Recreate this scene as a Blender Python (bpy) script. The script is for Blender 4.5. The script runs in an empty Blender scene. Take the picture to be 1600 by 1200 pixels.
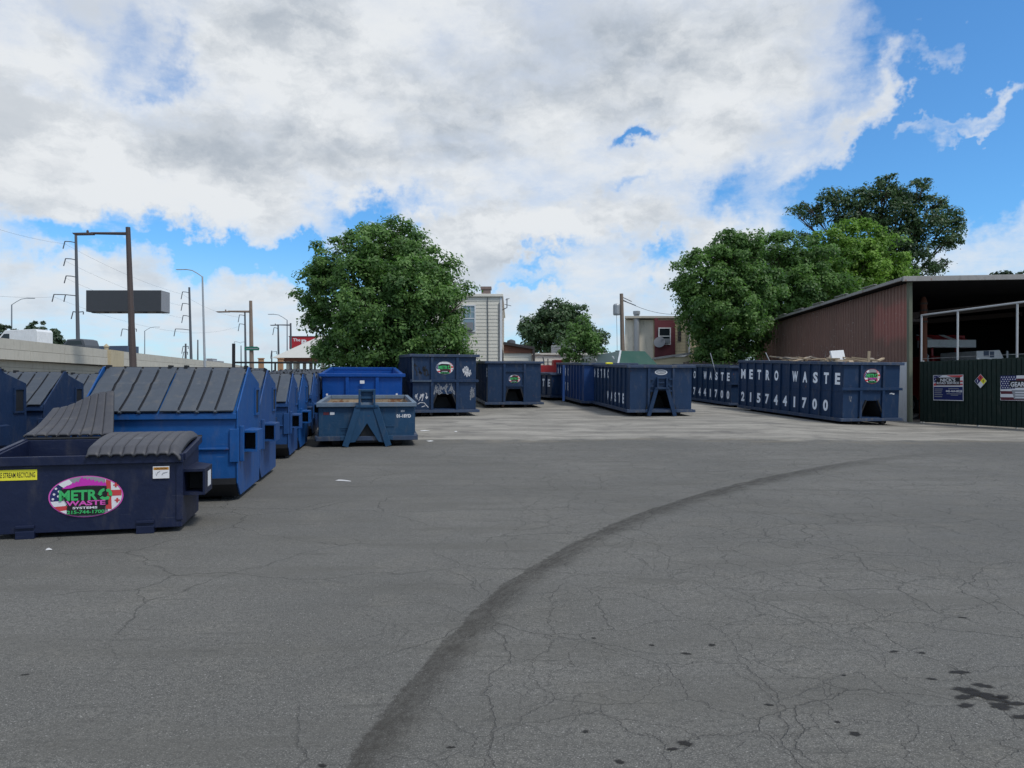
import bpy, math, random
import numpy as np
from mathutils import Vector, Matrix, noise as mnoise

R = math.radians
random.seed(7)
C = bpy.context.scene.collection
scene = bpy.context.scene

# ------------------------------------------------------------------ camera
cam_d = bpy.data.cameras.new("camera")
cam = bpy.data.objects.new("camera", cam_d)
C.objects.link(cam)
cam.location = (0, 0, 1.45)
cam.rotation_euler = (R(90.2), 0, 0)
cam_d.sensor_width = 36
cam_d.lens = 1110 / 1600 * 36
cam_d.clip_end = 6000
scene.camera = cam
scene.view_settings.view_transform = 'Standard'
scene.view_settings.look = 'None'
scene.view_settings.exposure = 0.0
scene.view_settings.gamma = 1
scene.cycles.use_denoising = True
scene.cycles.max_bounces = 6

SUN_EL, SUN_AZ = 56, 128      # azimuth measured from +y towards +x


# ------------------------------------------------------------------ node helper
class NT:
    def __init__(s, tree):
        s.t = tree
        s.n = tree.nodes
        s.l = tree.links

    def node(s, typ, **kw):
        n = s.n.new(typ)
        for k, v in kw.items():
            setattr(n, k, v)
        return n

    def put(s, sock, v):
        if v is None:
            return
        if isinstance(v, bpy.types.NodeSocket):
            s.l.new(v, sock)
        elif isinstance(v, (tuple, list)) and len(v) == 3 and sock.type == 'RGBA':
            sock.default_value = (*v, 1)
        else:
            sock.default_value = v

    def m(s, op, a, b=None, c=None, clamp=False):
        n = s.node('ShaderNodeMath', operation=op, use_clamp=clamp)
        for i, v in enumerate((a, b, c)):
            s.put(n.inputs[i], v)
        return n.outputs[0]

    def vm(s, op, a, b=None, out=0):
        n = s.node('ShaderNodeVectorMath', operation=op)
        s.put(n.inputs[0], a)
        if b is not None:
            s.put(n.inputs['Scale'] if op == 'SCALE' else n.inputs[1], b)
        return n.outputs[out]

    def noise(s, vec, scale, detail=4, rough=.55, dist=0.0, col=False, dims='3D'):
        n = s.node('ShaderNodeTexNoise', noise_dimensions=dims)
        s.put(n.inputs['Vector'], vec)
        n.inputs['Scale'].default_value = scale
        n.inputs['Detail'].default_value = detail
        n.inputs['Roughness'].default_value = rough
        n.inputs['Distortion'].default_value = dist
        return n.outputs['Color' if col else 'Fac']

    def smooth(s, v, lo, hi):
        n = s.node('ShaderNodeMapRange', interpolation_type='SMOOTHSTEP')
        s.put(n.inputs[0], v)
        n.inputs[1].default_value = lo
        n.inputs[2].default_value = hi
        return n.outputs[0]

    def rng(s, v, a, b, c, d):
        n = s.node('ShaderNodeMapRange')
        s.put(n.inputs[0], v)
        for i, x in enumerate((a, b, c, d)):
            n.inputs[i + 1].default_value = x
        return n.outputs[0]

    def mix(s, f, a, b, blend='MIX'):
        n = s.node('ShaderNodeMix', data_type='RGBA', blend_type=blend)
        s.put(n.inputs[0], f)
        s.put(n.inputs[6], a)
        s.put(n.inputs[7], b)
        return n.outputs[2]

    def mapping(s, vec, scale):
        n = s.node('ShaderNodeMapping')
        s.put(n.inputs[0], vec)
        n.inputs['Scale'].default_value = scale
        return n.outputs[0]

    def sep(s, vec):
        n = s.node('ShaderNodeSeparateXYZ')
        s.put(n.inputs[0], vec)
        return n.outputs

    def comb(s, x, y, z):
        n = s.node('ShaderNodeCombineXYZ')
        for i, v in enumerate((x, y, z)):
            s.put(n.inputs[i], v)
        return n.outputs[0]


# ------------------------------------------------------------------ world: sky + cloud layer
world = bpy.data.worlds.new("World")
scene.world = world
world.use_nodes = True
w = NT(world.node_tree)
w.n.clear()
sky = w.node('ShaderNodeTexSky', sky_type='NISHITA', sun_disc=False)
sky.sun_elevation = R(SUN_EL)
sky.sun_rotation = R(SUN_AZ)
sky.air_density = 1.0
sky.dust_density = 0.6
sky.ozone_density = 2.0
bg = w.node('ShaderNodeBackground')
bg.inputs[1].default_value = 0.14
skyc = w.mix(1.0, sky.outputs[0], (0.50, 0.94, 1.26), 'MULTIPLY')
w.put(bg.inputs[0], skyc)
geo = w.node('ShaderNodeTexCoord')
d = w.vm('NORMALIZE', geo.outputs['Generated'])
dx, dy, dz = w.sep(d)
warp = w.vm('SUBTRACT', w.noise(d, 4.0, 6, .62, col=True), (.5, .5, .5))
warp2 = w.vm('SUBTRACT', w.noise(d, 15.0, 5, .65, col=True), (.5, .5, .5))
az0 = w.m('ARCTAN2', dx, dy)
el0 = w.m('ARCSINE', dz)
P = w.vm('ADD', w.vm('ADD', w.comb(az0, el0, 0), w.vm('SCALE', warp, .26)), w.vm('SCALE', warp2, .12))
az, el, _ = w.sep(P)


def gauss(px, py, sx, sy, amp, rot=0):
    """an elongated patch of cloud (or of clear sky) centred on a compass direction and height"""
    a = math.atan((px - 800) / 1110)
    e = math.atan((604 - py) / 1110 * math.cos(a))
    sa, se = sx / 1110, sy / 1110
    u = w.m('SUBTRACT', az, a)
    v = w.m('SUBTRACT', el, e)
    if rot:
        c_, s_ = math.cos(R(rot)), math.sin(R(rot))
        u2 = w.m('ADD', w.m('MULTIPLY', u, c_), w.m('MULTIPLY', v, s_))
        v = w.m('SUBTRACT', w.m('MULTIPLY', v, c_), w.m('MULTIPLY', u, s_))
        u = u2
    q = w.m('ADD', w.m('POWER', w.m('ABSOLUTE', w.m('MULTIPLY', u, 1 / sa)), 2.0),
            w.m('POWER', w.m('ABSOLUTE', w.m('MULTIPLY', v, 1 / se)), 2.0))
    return w.m('MULTIPLY', w.m('POWER', 2.718, w.m('MULTIPLY', q, -1.0)), amp)


def total(items):
    acc = None
    for it in items:
        g = gauss(*it)
        acc = g if acc is None else w.m('ADD', acc, g)
    return acc


inv = w.m('DIVIDE', 1.0, w.m('ADD', w.m('MAXIMUM', dz, 0.0), 0.20))
plane = w.vm('ADD', w.comb(w.m('MULTIPLY', dx, inv), w.m('MULTIPLY', dy, inv), 0.3), w.vm('SCALE', warp2, .10))
fb = w.noise(plane, 1.9, 9, .60, 0.2)
fb2 = w.noise(plane, 5.5, 7, .62, 0.15)
fb3 = w.noise(w.vm('MULTIPLY', d, (1, 1, 2.2)), 11, 7, .62, .2)
cover = total([
    # px, py, sx, sy, amplitude, tilt: clear gaps first, then extra cloud
    (1620, 60, 250, 340, -.58, 0), (1420, 250, 210, 60, -.34, 18), (1160, 290, 100, 34, -.20, 14),
    (610, 325, 75, 28, -.46, 0), (400, 385, 200, 24, -.42, 0), (500, 415, 150, 26, -.30, 0), (110, 375, 120, 24, -.22, 0),
    (1025, 405, 45, 22, -.40, 30), (1003, 194, 42, 15, -.46, 12), (130, 25, 50, 40, -.20, -30), (215, 75, 26, 34, -.24, -40),
    (820, 432, 60, 14, -.32, 10), (950, 385, 30, 14, -.20, 0), (790, 462, 70, 10, -.28, 0), (560, 430, 60, 20, -.15, 0),
    (700, 120, 640, 210, .22, 6), (220, 260, 380, 80, .16, 0), (1220, 60, 220, 110, .24, 25), (40, 150, 110, 100, .14, 0),
    (870, 372, 190, 42, .26, 0), (1100, 385, 110, 48, .22, 12), (720, 395, 90, 50, .20, 0), (900, 490, 260, 36, .14, 0),
    (1560, 400, 170, 55, .40, 12), (1240, 330, 90, 45, .24, 20), (1545, 165, 85, 21, .74, 22), (1350, 190, 110, 24, .36, 30), (1440, 110, 30, 22, .2, 40), (960, 300, 50, 10, -.16, 6),
    (1500, 222, 45, 11, .50, 8), (1420, 218, 36, 12, .26, 20), (1515, 88, 18, 24, .26, 0), (1590, 40, 20, 12, .26, 0), (150, 320, 200, 26, .18, 0), (250, 470, 420, 50, .18, 0)])
dens = w.m('ADD', w.m('ADD', w.m('MULTIPLY', fb, .62), w.m('ADD', w.m('MULTIPLY', fb2, .34), w.m('MULTIPLY', fb3, .34))), w.m('ADD', cover, -.01))
cov = w.smooth(dens, .40, .92)
cov = w.m('POWER', cov, .62)
horizon_veil = w.m('MULTIPLY', w.smooth(dz, .20, .0), .60)
cov = w.m('MAXIMUM', cov, horizon_veil)
grey = total([(900, 100, 250, 80, .42, 8), (760, 190, 110, 36, .34, 0), (330, 235, 260, 34, .34, 4), (430, 20, 160, 60, .36, 0),
              (880, 330, 160, 18, .3, 0), (620, 225, 200, 24, .25, 0), (740, 340, 60, 14, .2, 0), (1080, 60, 160, 60, .26, 0),
              (870, 415, 120, 12, .34, 0), (700, 500, 500, 30, .15, 0), (150, 345, 220, 12, .25, 0)])
lump = w.smooth(w.noise(w.vm('ADD', w.vm('MULTIPLY', d, (1, 1, 2.0)), w.vm('SCALE', warp2, .06)), 7.5, 7, .60), .36, .66)
thick = w.m('ADD', w.m('MULTIPLY', w.m('SUBTRACT', lump, .28), .80), w.m('ADD', grey, w.m('MULTIPLY', w.m('SUBTRACT', w.noise(plane, 2.4, 6, .6), .5), 1.1)))
thick = w.m('MULTIPLY', thick, w.smooth(dens, .55, .95), clamp=True)
cloudc = w.mix(thick, (.80, .83, .86), (.42, .475, .545))
cloudc = w.mix(w.m('MULTIPLY', w.smooth(dz, .26, .02), .55), cloudc, (.60, .71, .83))
bg2 = w.node('ShaderNodeBackground')
w.put(bg2.inputs[0], cloudc)
bg2.inputs[1].default_value = 1.0
mx = w.node('ShaderNodeMixShader')
w.put(mx.inputs[0], cov)
w.l.new(bg.outputs[0], mx.inputs[1])
w.l.new(bg2.outputs[0], mx.inputs[2])
out = w.node('ShaderNodeOutputWorld')
w.l.new(mx.outputs[0], out.inputs[0])

# ------------------------------------------------------------------ sun behind thin cloud
sun_d = bpy.data.lights.new("sun", 'SUN')
sun_d.energy = 2.6
sun_d.angle = R(13)
sun_d.color = (1, .96, .9)
sun = bpy.data.objects.new("sun", sun_d)
C.objects.link(sun)
sdir = Vector((math.sin(R(SUN_AZ)) * math.cos(R(SUN_EL)), math.cos(R(SUN_AZ)) * math.cos(R(SUN_EL)), math.sin(R(SUN_EL))))
sun.rotation_euler = sdir.to_track_quat('Z', 'Y').to_euler()
sun.location = (0, 0, 60)


# ------------------------------------------------------------------ materials
def new_mat(name):
    m = bpy.data.materials.new(name)
    m.use_nodes = True
    t = NT(m.node_tree)
    return m, t, t.n['Principled BSDF']


def paint(name, col, rough=.45, rust=0.0, var=.22, scale=1.0, bump=.02, metal=0.0, dirt=.0, spec=.32, gloss_var=.15, tint=.12, spread=1.0):
    """painted or weathered surface: cloudy tone changes, fine grime, scrapes, optional rust"""
    m, t, b = new_mat(name)
    oc = t.node('ShaderNodeTexCoord').outputs['Object']
    rnd = t.node('ShaderNodeObjectInfo').outputs['Random']
    off = t.vm('ADD', oc, t.vm('SCALE', t.comb(rnd, t.m('MULTIPLY', rnd, 7.3), t.m('MULTIPLY', rnd, 3.1)), 20.0))
    n1 = t.noise(off, 1.3 * scale, 5, .6)
    n2 = t.noise(off, 14 * scale, 4, .6)
    streak = t.noise(t.mapping(off, (9, 9, .7)), 1.2 * scale, 4, .6)
    v = t.m('ADD', t.m('ADD', t.m('MULTIPLY', t.m('SUBTRACT', n1, .5), 1.6 * var), t.m('MULTIPLY', t.m('SUBTRACT', n2, .5), var)),
            t.m('MULTIPLY', t.m('SUBTRACT', streak, .5), var))
    v = t.m('ADD', t.m('ADD', v, 1.0), t.m('MULTIPLY', t.m('SUBTRACT', rnd, .5), tint))
    c = t.mix(1.0, col, t.comb(v, v, v), 'MULTIPLY')
    if dirt:
        dm = t.m('MULTIPLY', t.smooth(t.noise(t.mapping(off, (3, 3, 1)), 2.2 * scale, 6, .65), .50, .78), dirt)
        c = t.mix(dm, c, (.17, .15, .12))
        scr = t.m('MULTIPLY', t.smooth(t.noise(t.mapping(off, (2, 2, 26)), 2.0 * scale, 3, .5), .68, .74), dirt * .55)
        c = t.mix(scr, c, (.30, .32, .34))
    if rust:
        rm = t.m('MULTIPLY', t.smooth(t.noise(off, 3.4 * scale, 7, .68), .70 - .25 * rust, .80 - .22 * rust), .85)
        rc = t.mix(t.noise(off, 20, 3), (.11, .035, .012), (.24, .10, .04))
        c = t.mix(rm, c, rc)
    t.put(b.inputs['Base Color'], c)
    t.put(b.inputs['Roughness'], t.m('ADD', t.m('MULTIPLY', t.m('SUBTRACT', n1, .5), gloss_var * 2), rough, clamp=True))
    b.inputs['Metallic'].default_value = metal
    b.inputs['Specular IOR Level'].default_value = spec
    if bump:
        bn = t.node('ShaderNodeBump')
        bn.inputs['Distance'].default_value = bump
        bn.inputs['Strength'].default_value = .6
        t.put(bn.inputs['Height'], t.m('ADD', t.noise(off, 2.0 * scale, 2), t.m('MULTIPLY', n2, .3)))
        t.l.new(bn.outputs[0], b.inputs['Normal'])
    return m


def flat(name, col, rough=.6):
    return paint(name, col, rough, var=.10, bump=0, tint=0)


M = {}
M['blue'] = paint('bright_blue_paint', (.007, .068, .235), .45, .14, .2, dirt=.22)
M['blue_mid'] = paint('mid_blue_paint', (.014, .060, .190), .5, .16, .22, dirt=.26)
M['blue_new'] = paint('new_blue_paint', (.003, .058, .27), .40, 0, .10, dirt=.1)
M['navy'] = paint('navy_paint', (.010, .027, .074), .45, .15, .24, dirt=.22)
M['navy_dark'] = paint('dark_navy_paint', (.007, .012, .038), .45, .05, .22, dirt=.14)
M['roll'] = paint('container_navy_paint', (.008, .028, .074), .52, .18, .24, dirt=.24)
M['roll_blue'] = paint('container_blue_paint', (.010, .046, .165), .52, .12, .2, dirt=.2)
M['roll_edge'] = paint('worn_navy_edge', (.035, .055, .10), .55, .25, .3, dirt=.7)
M['steelblue'] = paint('faded_blue_paint', (.012, .052, .115), .55, .10, .2, dirt=.24)
M['steelrim'] = paint('chalky_rim_paint', (.11, .15, .20), .6, .25, .3, dirt=.6)
M['rustwall'] = paint('rusty_beige_steel', (.34, .27, .19), .8, .9, .4)
M['inside'] = paint('container_inside', (.03, .045, .08), .7, .6, .3)
M['under'] = paint('dirty_steel', (.035, .032, .032), .8, .4, .3)
M['black_steel'] = paint('black_steel', (.014, .015, .018), .6, .1)
M['lid'] = paint('grey_plastic_lid', (.058, .070, .088), .62, 0, .22, dirt=.35, bump=.02)
M['lid_dark'] = paint('black_plastic_lid', (.058, .059, .068), .55, 0, .2, dirt=.25)
M['groove'] = paint('lid_groove', (.014, .016, .021), .6, 0, .1)
M['white'] = paint('white_paint', (.62, .64, .66), .6, 0, .12, dirt=.25)
M['letter'] = paint('stencilled_white', (.80, .84, .90), .65, .03, .16, 2.5, dirt=.28, bump=0)
M['concrete'] = paint('old_concrete', (.46, .435, .375), .85, 0, .14, .3, dirt=.35)
M['concrete_dark'] = paint('stained_concrete', (.36, .335, .28), .85, 0, .18, .3, dirt=.4)
M['pilaster'] = paint('tan_concrete', (.40, .34, .23), .85, 0, .18, .6, dirt=.4)
M['rustpole'] = paint('brown_painted_pole', (.075, .058, .055), .65, .25, .2)
M['wood'] = paint('grey_timber', (.20, .155, .125), .85, 0, .3)
M['logwood'] = paint('red_brown_log', (.14, .055, .035), .85, 0, .35)
M['galv'] = paint('galvanised_steel', (.33, .35, .37), .5, .05, .15, metal=.4)
M['darkpole'] = paint('weathered_steel_pole', (.075, .085, .10), .6, .1, .15)
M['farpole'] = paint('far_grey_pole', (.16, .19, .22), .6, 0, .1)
M['signback'] = paint('sign_back_grey', (.042, .047, .055), .6, 0, .12)
M['signside'] = paint('sign_edge_grey', (.22, .23, .25), .6, 0, .12)
M['siding'] = paint('cream_siding', (.66, .635, .56), .6, 0, .06, dirt=.10)
M['siding_tan'] = paint('tan_siding', (.50, .43, .29), .6, 0, .1, dirt=.2)
M['stucco'] = paint('stained_stucco', (.72, .67, .57), .85, 0, .16, .7, dirt=.35)
M['block'] = paint('white_block_wall', (.62, .60, .55), .8, 0, .12, dirt=.3)
M['maroon'] = paint('maroon_siding', (.12, .030, .038), .6, 0, .15)
M['brick'] = paint('old_brick', (.17, .075, .05), .85, 0, .3, 3)
M['roofing'] = paint('dark_roofing', (.05, .045, .045), .85, 0, .25)
M['chimney'] = paint('chimney_brick', (.17, .13, .12), .85, 0, .35, 3)
M['glass'] = paint('dark_window_glass', (.015, .02, .026), .06, 0, .1, bump=0)
M['curtain_glass'] = paint('pale_window_glass', (.22, .32, .38), .12, 0, .12, bump=0)
M['green_metal'] = paint('green_painted_steel', (.008, .070, .054), .65, 0, .12, dirt=.06)
M['pale_metal'] = paint('pale_lit_green_sheet', (.27, .35, .33), .5, 0, .12, dirt=.2)  # green cover's lit tone, put into the colour; also on its eave
M['fence'] = paint('dark_green_fence', (.006, .018, .014), .65, .05, .35, dirt=.14)
M['redpaint'] = paint('red_paint', (.34, .025, .03), .45, 0, .15, dirt=.2)
M['redsign'] = paint('red_sign_face', (.38, .02, .03), .5, 0, .06)
M['canopy'] = paint('canopy_white_roof', (.44, .44, .41), .7, 0, .1, .3)
M['orange'] = paint('orange_timber', (.35, .20, .11), .8, 0, .2)
M['dark'] = paint('shaded_sheet_metal', (.012, .012, .014), .8, .1, .3)  # interior shade put into the colour of the shed's roof, inner walls and floor
M['beam'] = paint('old_beam', (.07, .055, .05), .8, .1, .25)
M['pipe'] = paint('white_pipe', (.42, .43, .44), .5, .1, .15)
M['greensteel'] = paint('green_grey_column', (.13, .14, .10), .7, .35, .3)
M['roofedge'] = paint('roof_edge_metal', (.30, .29, .28), .6, .5, .2, dirt=.4)
M['tyre'] = paint('tyre_rubber', (.02, .02, .02), .8)
M['bark'] = paint('tree_bark', (.075, .055, .04), .9, 0, .35, 3, bump=.04)
M['plank'] = paint('broken_timber', (.33, .26, .18), .85, 0, .35)
M['plank2'] = paint('grey_broken_timber', (.22, .19, .16), .85, 0, .35)
M['litter'] = paint('white_litter', (.6, .6, .6), .7, 0, .1)
M['streetgreen'] = paint('street_sign_green', (.01, .13, .085), .5, 0, .05)
M['trailer'] = paint('trailer_blue_grey', (.05, .075, .12), .5, 0, .1)
M['yellow'] = flat('sticker_yellow', (.72, .66, .04))
M['ink'] = flat('sticker_black', (.012, .012, .014))
M['s_white'] = flat('sticker_white', (.66, .66, .68))
M['s_grey'] = flat('sticker_grey', (.26, .27, .29))
M['s_green'] = flat('sticker_green', (.045, .40, .12))
M['s_teal'] = flat('sticker_teal', (.06, .36, .20))
M['s_pink'] = flat('sticker_pink', (.60, .09, .42))
M['s_magenta'] = flat('sticker_magenta', (.50, .03, .38))
M['s_red'] = flat('sticker_red', (.50, .05, .055))
M['s_navy'] = flat('sticker_navy', (.018, .022, .11))
M['s_orange'] = flat('sticker_orange', (.45, .20, .02))
M['s_blue'] = flat('sign_blue', (.008, .016, .10))
M['s_maroon'] = flat('sign_maroon', (.10, .02, .03))


def mat_shed():
    m, t, b = new_mat('brown_ribbed_sheet')
    oc = t.node('ShaderNodeTexCoord').outputs['Object']
    x, y, z = t.sep(oc)
    n = t.noise(oc, .7, 6, .6)
    n2 = t.noise(oc, 9, 5, .65)
    c = t.mix(n, (.150, .080, .060), (.250, .138, .102))
    # newer red-brown patch painted over graffiti near the front corner
    yy = t.m('ADD', y, t.m('MULTIPLY', t.m('SUBTRACT', t.noise(oc, 1.2, 3), .5), 1.6))
    zz = t.m('ADD', z, t.m('MULTIPLY', t.m('SUBTRACT', t.noise(oc, .9, 3), .5), 1.2))
    msk = t.m('MULTIPLY', t.smooth(yy, 3.6, 2.9), t.m('MULTIPLY', t.smooth(zz, 3.2, 3.7), t.smooth(zz, 5.1, 4.7)))
    c = t.mix(t.m('MULTIPLY', msk, .9), c, (.33, .125, .098))
    scr = t.m('MULTIPLY', t.smooth(n2, .61, .66), t.smooth(t.noise(oc, .8, 3), .47, .60))
    c = t.mix(t.m('MULTIPLY', scr, .8), c, (.48, .45, .42))
    t.put(b.inputs['Base Color'], c)
    b.inputs['Roughness'].default_value = .6
    return m


M['shed'] = mat_shed()


def mat_leaf(name, dark, light, trans=.45):
    m, t, b = new_mat(name)
    a = t.node('ShaderNodeAttribute', attribute_name='tint')
    c = t.mix(a.outputs['Fac'], dark, light)
    t.put(b.inputs['Base Color'], c)
    b.inputs['Roughness'].default_value = .5
    b.inputs['Specular IOR Level'].default_value = .35
    tr = t.node('ShaderNodeBsdfTranslucent')
    t.put(tr.inputs[0], t.mix(.5, c, (.10, .28, .025)))
    mx_ = t.node('ShaderNodeMixShader')
    mx_.inputs[0].default_value = trans
    t.l.new(b.outputs[0], mx_.inputs[1])
    t.l.new(tr.outputs[0], mx_.inputs[2])
    t.l.new(mx_.outputs[0], t.n['Material Output'].inputs[0])
    return m


M['leaf_mid'] = mat_leaf('mid_green_leaf', (.052, .112, .034), (.190, .330, .092))
M['leaf_deep'] = mat_leaf('deep_green_leaf', (.042, .096, .028), (.170, .300, .078))
M['leaf_bright'] = mat_leaf('bright_green_leaf', (.085, .175, .026), (.255, .430, .064))
M['leaf_dark'] = mat_leaf('dark_green_leaf', (.026, .056, .024), (.078, .135, .054), .22)
M['leaf_far'] = mat_leaf('far_green_leaf', (.022, .040, .026), (.050, .080, .045), .2)


def mat_ground():
    m, t, b = new_mat('yard_asphalt')
    oc = t.node('ShaderNodeTexCoord').outputs['Object']
    x, y, z = t.sep(oc)
    big = t.noise(oc, .22, 5, .6)
    mid = t.noise(oc, 1.7, 5, .65)
    fine = t.noise(oc, 42, 4, .75)
    grit = t.noise(oc, 130, 3, .7)
    # aggregate asphalt, worn in broad patches
    c = t.mix(t.smooth(big, .30, .70), (.094, .093, .086), (.160, .155, .140))
    patch = t.noise(t.vm('ADD', oc, (31, 7, 0)), .75, 6, .65, .4)
    c = t.mix(t.m('MULTIPLY', t.smooth(patch, .46, .66), .55), c, (.098, .095, .084))
    c = t.mix(t.m('MULTIPLY', t.smooth(mid, .48, .74), .45), c, (.190, .180, .155))
    gr1 = t.noise(oc, 17, 4, .8)
    c = t.mix(t.m('MULTIPLY', t.smooth(gr1, .46, .62), .50), c, (.070, .069, .063))
    c = t.mix(t.m('MULTIPLY', t.smooth(fine, .44, .60), .70), c, (.060, .059, .055))
    c = t.mix(t.m('MULTIPLY', t.smooth(grit, .52, .66), .72), c, (.31, .30, .275))
    g3 = t.noise(oc, 240, 2, .6)
    c = t.mix(t.m('MULTIPLY', t.smooth(g3, .52, .64), .55), c, (.040, .040, .038))
    chips = t.node('ShaderNodeTexVoronoi')
    t.put(chips.inputs['Vector'], oc)
    chips.inputs['Scale'].default_value = 46
    ch = t.m('MULTIPLY', t.m('LESS_THAN', chips.outputs['Distance'], t.m('MULTIPLY', t.noise(oc, 60, 2), .34)), t.m('GREATER_THAN', t.sep(chips.outputs['Color'])[0], .86))
    c = t.mix(t.m('MULTIPLY', ch, .5), c, (.40, .39, .37))
    # long tyre-worn streaks across the yard
    st = t.noise(t.mapping(oc, (.35, 2.4, 1)), 1.0, 5, .6, .4)
    c = t.mix(t.m('MULTIPLY', t.smooth(st, .48, .66), .45), c, (.088, .085, .075))
    ro_ = t.node('ShaderNodeMapping')
    t.put(ro_.inputs[0], oc)
    ro_.inputs['Rotation'].default_value = (0, 0, R(-38))
    ro_.inputs['Scale'].default_value = (1.1, 7.5, 1)
    ds = t.noise(ro_.outputs[0], 1.5, 5, .68, .3)
    c = t.mix(t.m('MULTIPLY', t.smooth(ds, .55, .68), t.m('MULTIPLY', t.smooth(mid, .35, .6), .50)), c, (.058, .057, .052))
    # cracks
    wv = t.vm('ADD', oc, t.vm('SCALE', t.vm('SUBTRACT', t.noise(oc, 1.1, 6, .62, col=True), (.5, .5, .5)), .62))
    crk = []
    for sc, wd in ((.70, .0040), (1.6, .0055), (3.6, .0095)):
        v = t.node('ShaderNodeTexVoronoi', feature='DISTANCE_TO_EDGE')
        t.put(v.inputs['Vector'], t.comb(t.sep(wv)[0], t.sep(wv)[1], 0.0))
        v.inputs['Scale'].default_value = sc
        wn = t.m('MULTIPLY', t.noise(oc, 3.1, 3), wd * 2)
        crk.append(t.m('SUBTRACT', 1.0, t.smooth(t.m('DIVIDE', v.outputs['Distance'], t.m('ADD', wn, .002)), .2, 1.0)))
    side = t.smooth(t.m('ADD', x, t.m('MULTIPLY', t.noise(oc, .35, 2), 6.0)), .5, 4.5)
    m1 = t.m('MULTIPLY', crk[0], t.smooth(t.noise(oc, .45, 3), .38, .55))
    m2 = t.m('MULTIPLY', t.m('MULTIPLY', crk[1], side), t.smooth(t.noise(oc, .6, 3), .30, .48))
    m3 = t.m('MULTIPLY', t.m('MULTIPLY', crk[2], .7), t.m('MULTIPLY', side, t.smooth(t.noise(oc, .8, 3), .40, .54)))
    crack = t.m('MAXIMUM', t.m('MAXIMUM', m1, m2), m3)
    c = t.mix(t.m('MULTIPLY', t.m('MULTIPLY', crack, t.rng(t.noise(oc, 2.3, 3), .3, .7, .30, 1.0)), .50), c, (.036, .035, .032))
    # pale dusty lot beyond the asphalt edge
    edge = t.m('ADD', y, t.m('ADD', t.m('MULTIPLY', t.m('SUBTRACT', t.noise(oc, .35, 6, .65), .5), 3.6), t.m('MULTIPLY', t.m('SUBTRACT', mid, .5), .5)))
    lot = t.smooth(edge, 18.35, 19.0)
    l1 = t.noise(t.mapping(oc, (.5, 1.5, 1)), .8, 6, .65, .3)
    lc = t.mix(t.smooth(l1, .30, .72), (.160, .151, .133), (.310, .292, .255))
    lc = t.mix(t.m('MULTIPLY', t.smooth(t.noise(oc, .9, 4), .55, .68), .6), lc, (.105, .10, .093))
    lc = t.mix(t.m('MULTIPLY', t.smooth(fine, .5, .7), .4), lc, (.10, .095, .085))
    lc = t.mix(t.m('MULTIPLY', t.smooth(t.noise(t.mapping(oc, (.6, 3, 1)), 1.1, 4, .6), .62, .70), .55), lc, (.36, .34, .30))
    rim = t.m('MULTIPLY', t.smooth(edge, 17.6, 18.6), .42)
    dust = t.mix(t.smooth(t.noise(oc, 1.2, 4), .42, .62), c, (.20, .17, .12))
    c = t.mix(rim, c, dust)
    c = t.mix(lot, c, lc)
    t.put(b.inputs['Base Color'], c)
    t.put(b.inputs['Roughness'], t.rng(mid, .3, .7, .78, .95))
    b.inputs['Specular IOR Level'].default_value = .35
    bn = t.node('ShaderNodeBump')
    bn.inputs['Distance'].default_value = .010
    bn.inputs['Strength'].default_value = .7
    h = t.m('ADD', t.m('ADD', t.m('MULTIPLY', fine, .6), t.m('MULTIPLY', grit, .3)), t.m('MULTIPLY', crack, -1.2))
    t.put(bn.inputs['Height'], h)
    t.l.new(bn.outputs[0], b.inputs['Normal'])
    return m


M['ground'] = mat_ground()


def mat_stain(name, col, dens, sharp=False):
    """thin dark film on the asphalt; UV.x runs across the strip, UV.y along it"""
    m, t, b = new_mat(name)
    tc = t.node('ShaderNodeTexCoord')
    u, v, _ = t.sep(tc.outputs['UV'])
    oc = tc.outputs['Object']
    n = t.noise(oc, 3.0, 5, .65)
    n2 = t.noise(oc, 26, 4, .7)
    uu = t.m('ADD', u, t.m('MULTIPLY', t.m('SUBTRACT', n, .5), .35))
    uu = t.m('ADD', uu, t.m('MULTIPLY', t.m('SUBTRACT', n2, .5), .22))
    n3 = t.noise(t.mapping(tc.outputs['UV'], (9, 60, 1)), 1.0, 5, .7)
    a = t.m('MULTIPLY', t.smooth(uu, .04, .12), t.smooth(uu, .98, .22))
    ends = t.smooth(v, 1.0, .70)
    brk = t.m('MULTIPLY', t.rng(n3, .32, .66, .30, 1.0), t.rng(n2, .35, .65, .55, 1.0))
    a = t.m('MULTIPLY', t.m('MULTIPLY', a, ends), t.m('MULTIPLY', t.rng(n, .25, .75, dens * 1.2, dens * .6), brk))
    b.inputs['Roughness'].default_value = .72
    t.put(b.inputs['Base Color'], t.mix(n2, col, tuple(c * 1.5 for c in col)))
    t.put(b.inputs['Alpha'], t.m('MINIMUM', a, .95))
    return m


M['stain'] = mat_stain('dark_tyre_stain', (.034, .030, .024), .86)
def mat_oil():
    m, t, b = new_mat('dried_oil')
    tc = t.node('ShaderNodeTexCoord')
    u = t.sep(tc.outputs['UV'])[0]
    n = t.noise(tc.outputs['Object'], 30, 5, .7)
    a = t.smooth(t.m('ADD', u, t.m('MULTIPLY', t.m('SUBTRACT', n, .5), .5)), .10, .55)
    t.put(b.inputs['Base Color'], (.022, .021, .020))
    t.put(b.inputs['Alpha'], t.m('MULTIPLY', a, .86))
    b.inputs['Roughness'].default_value = .75
    b.inputs['Specular IOR Level'].default_value = .2
    return m


M['oil'] = mat_oil()


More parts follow.
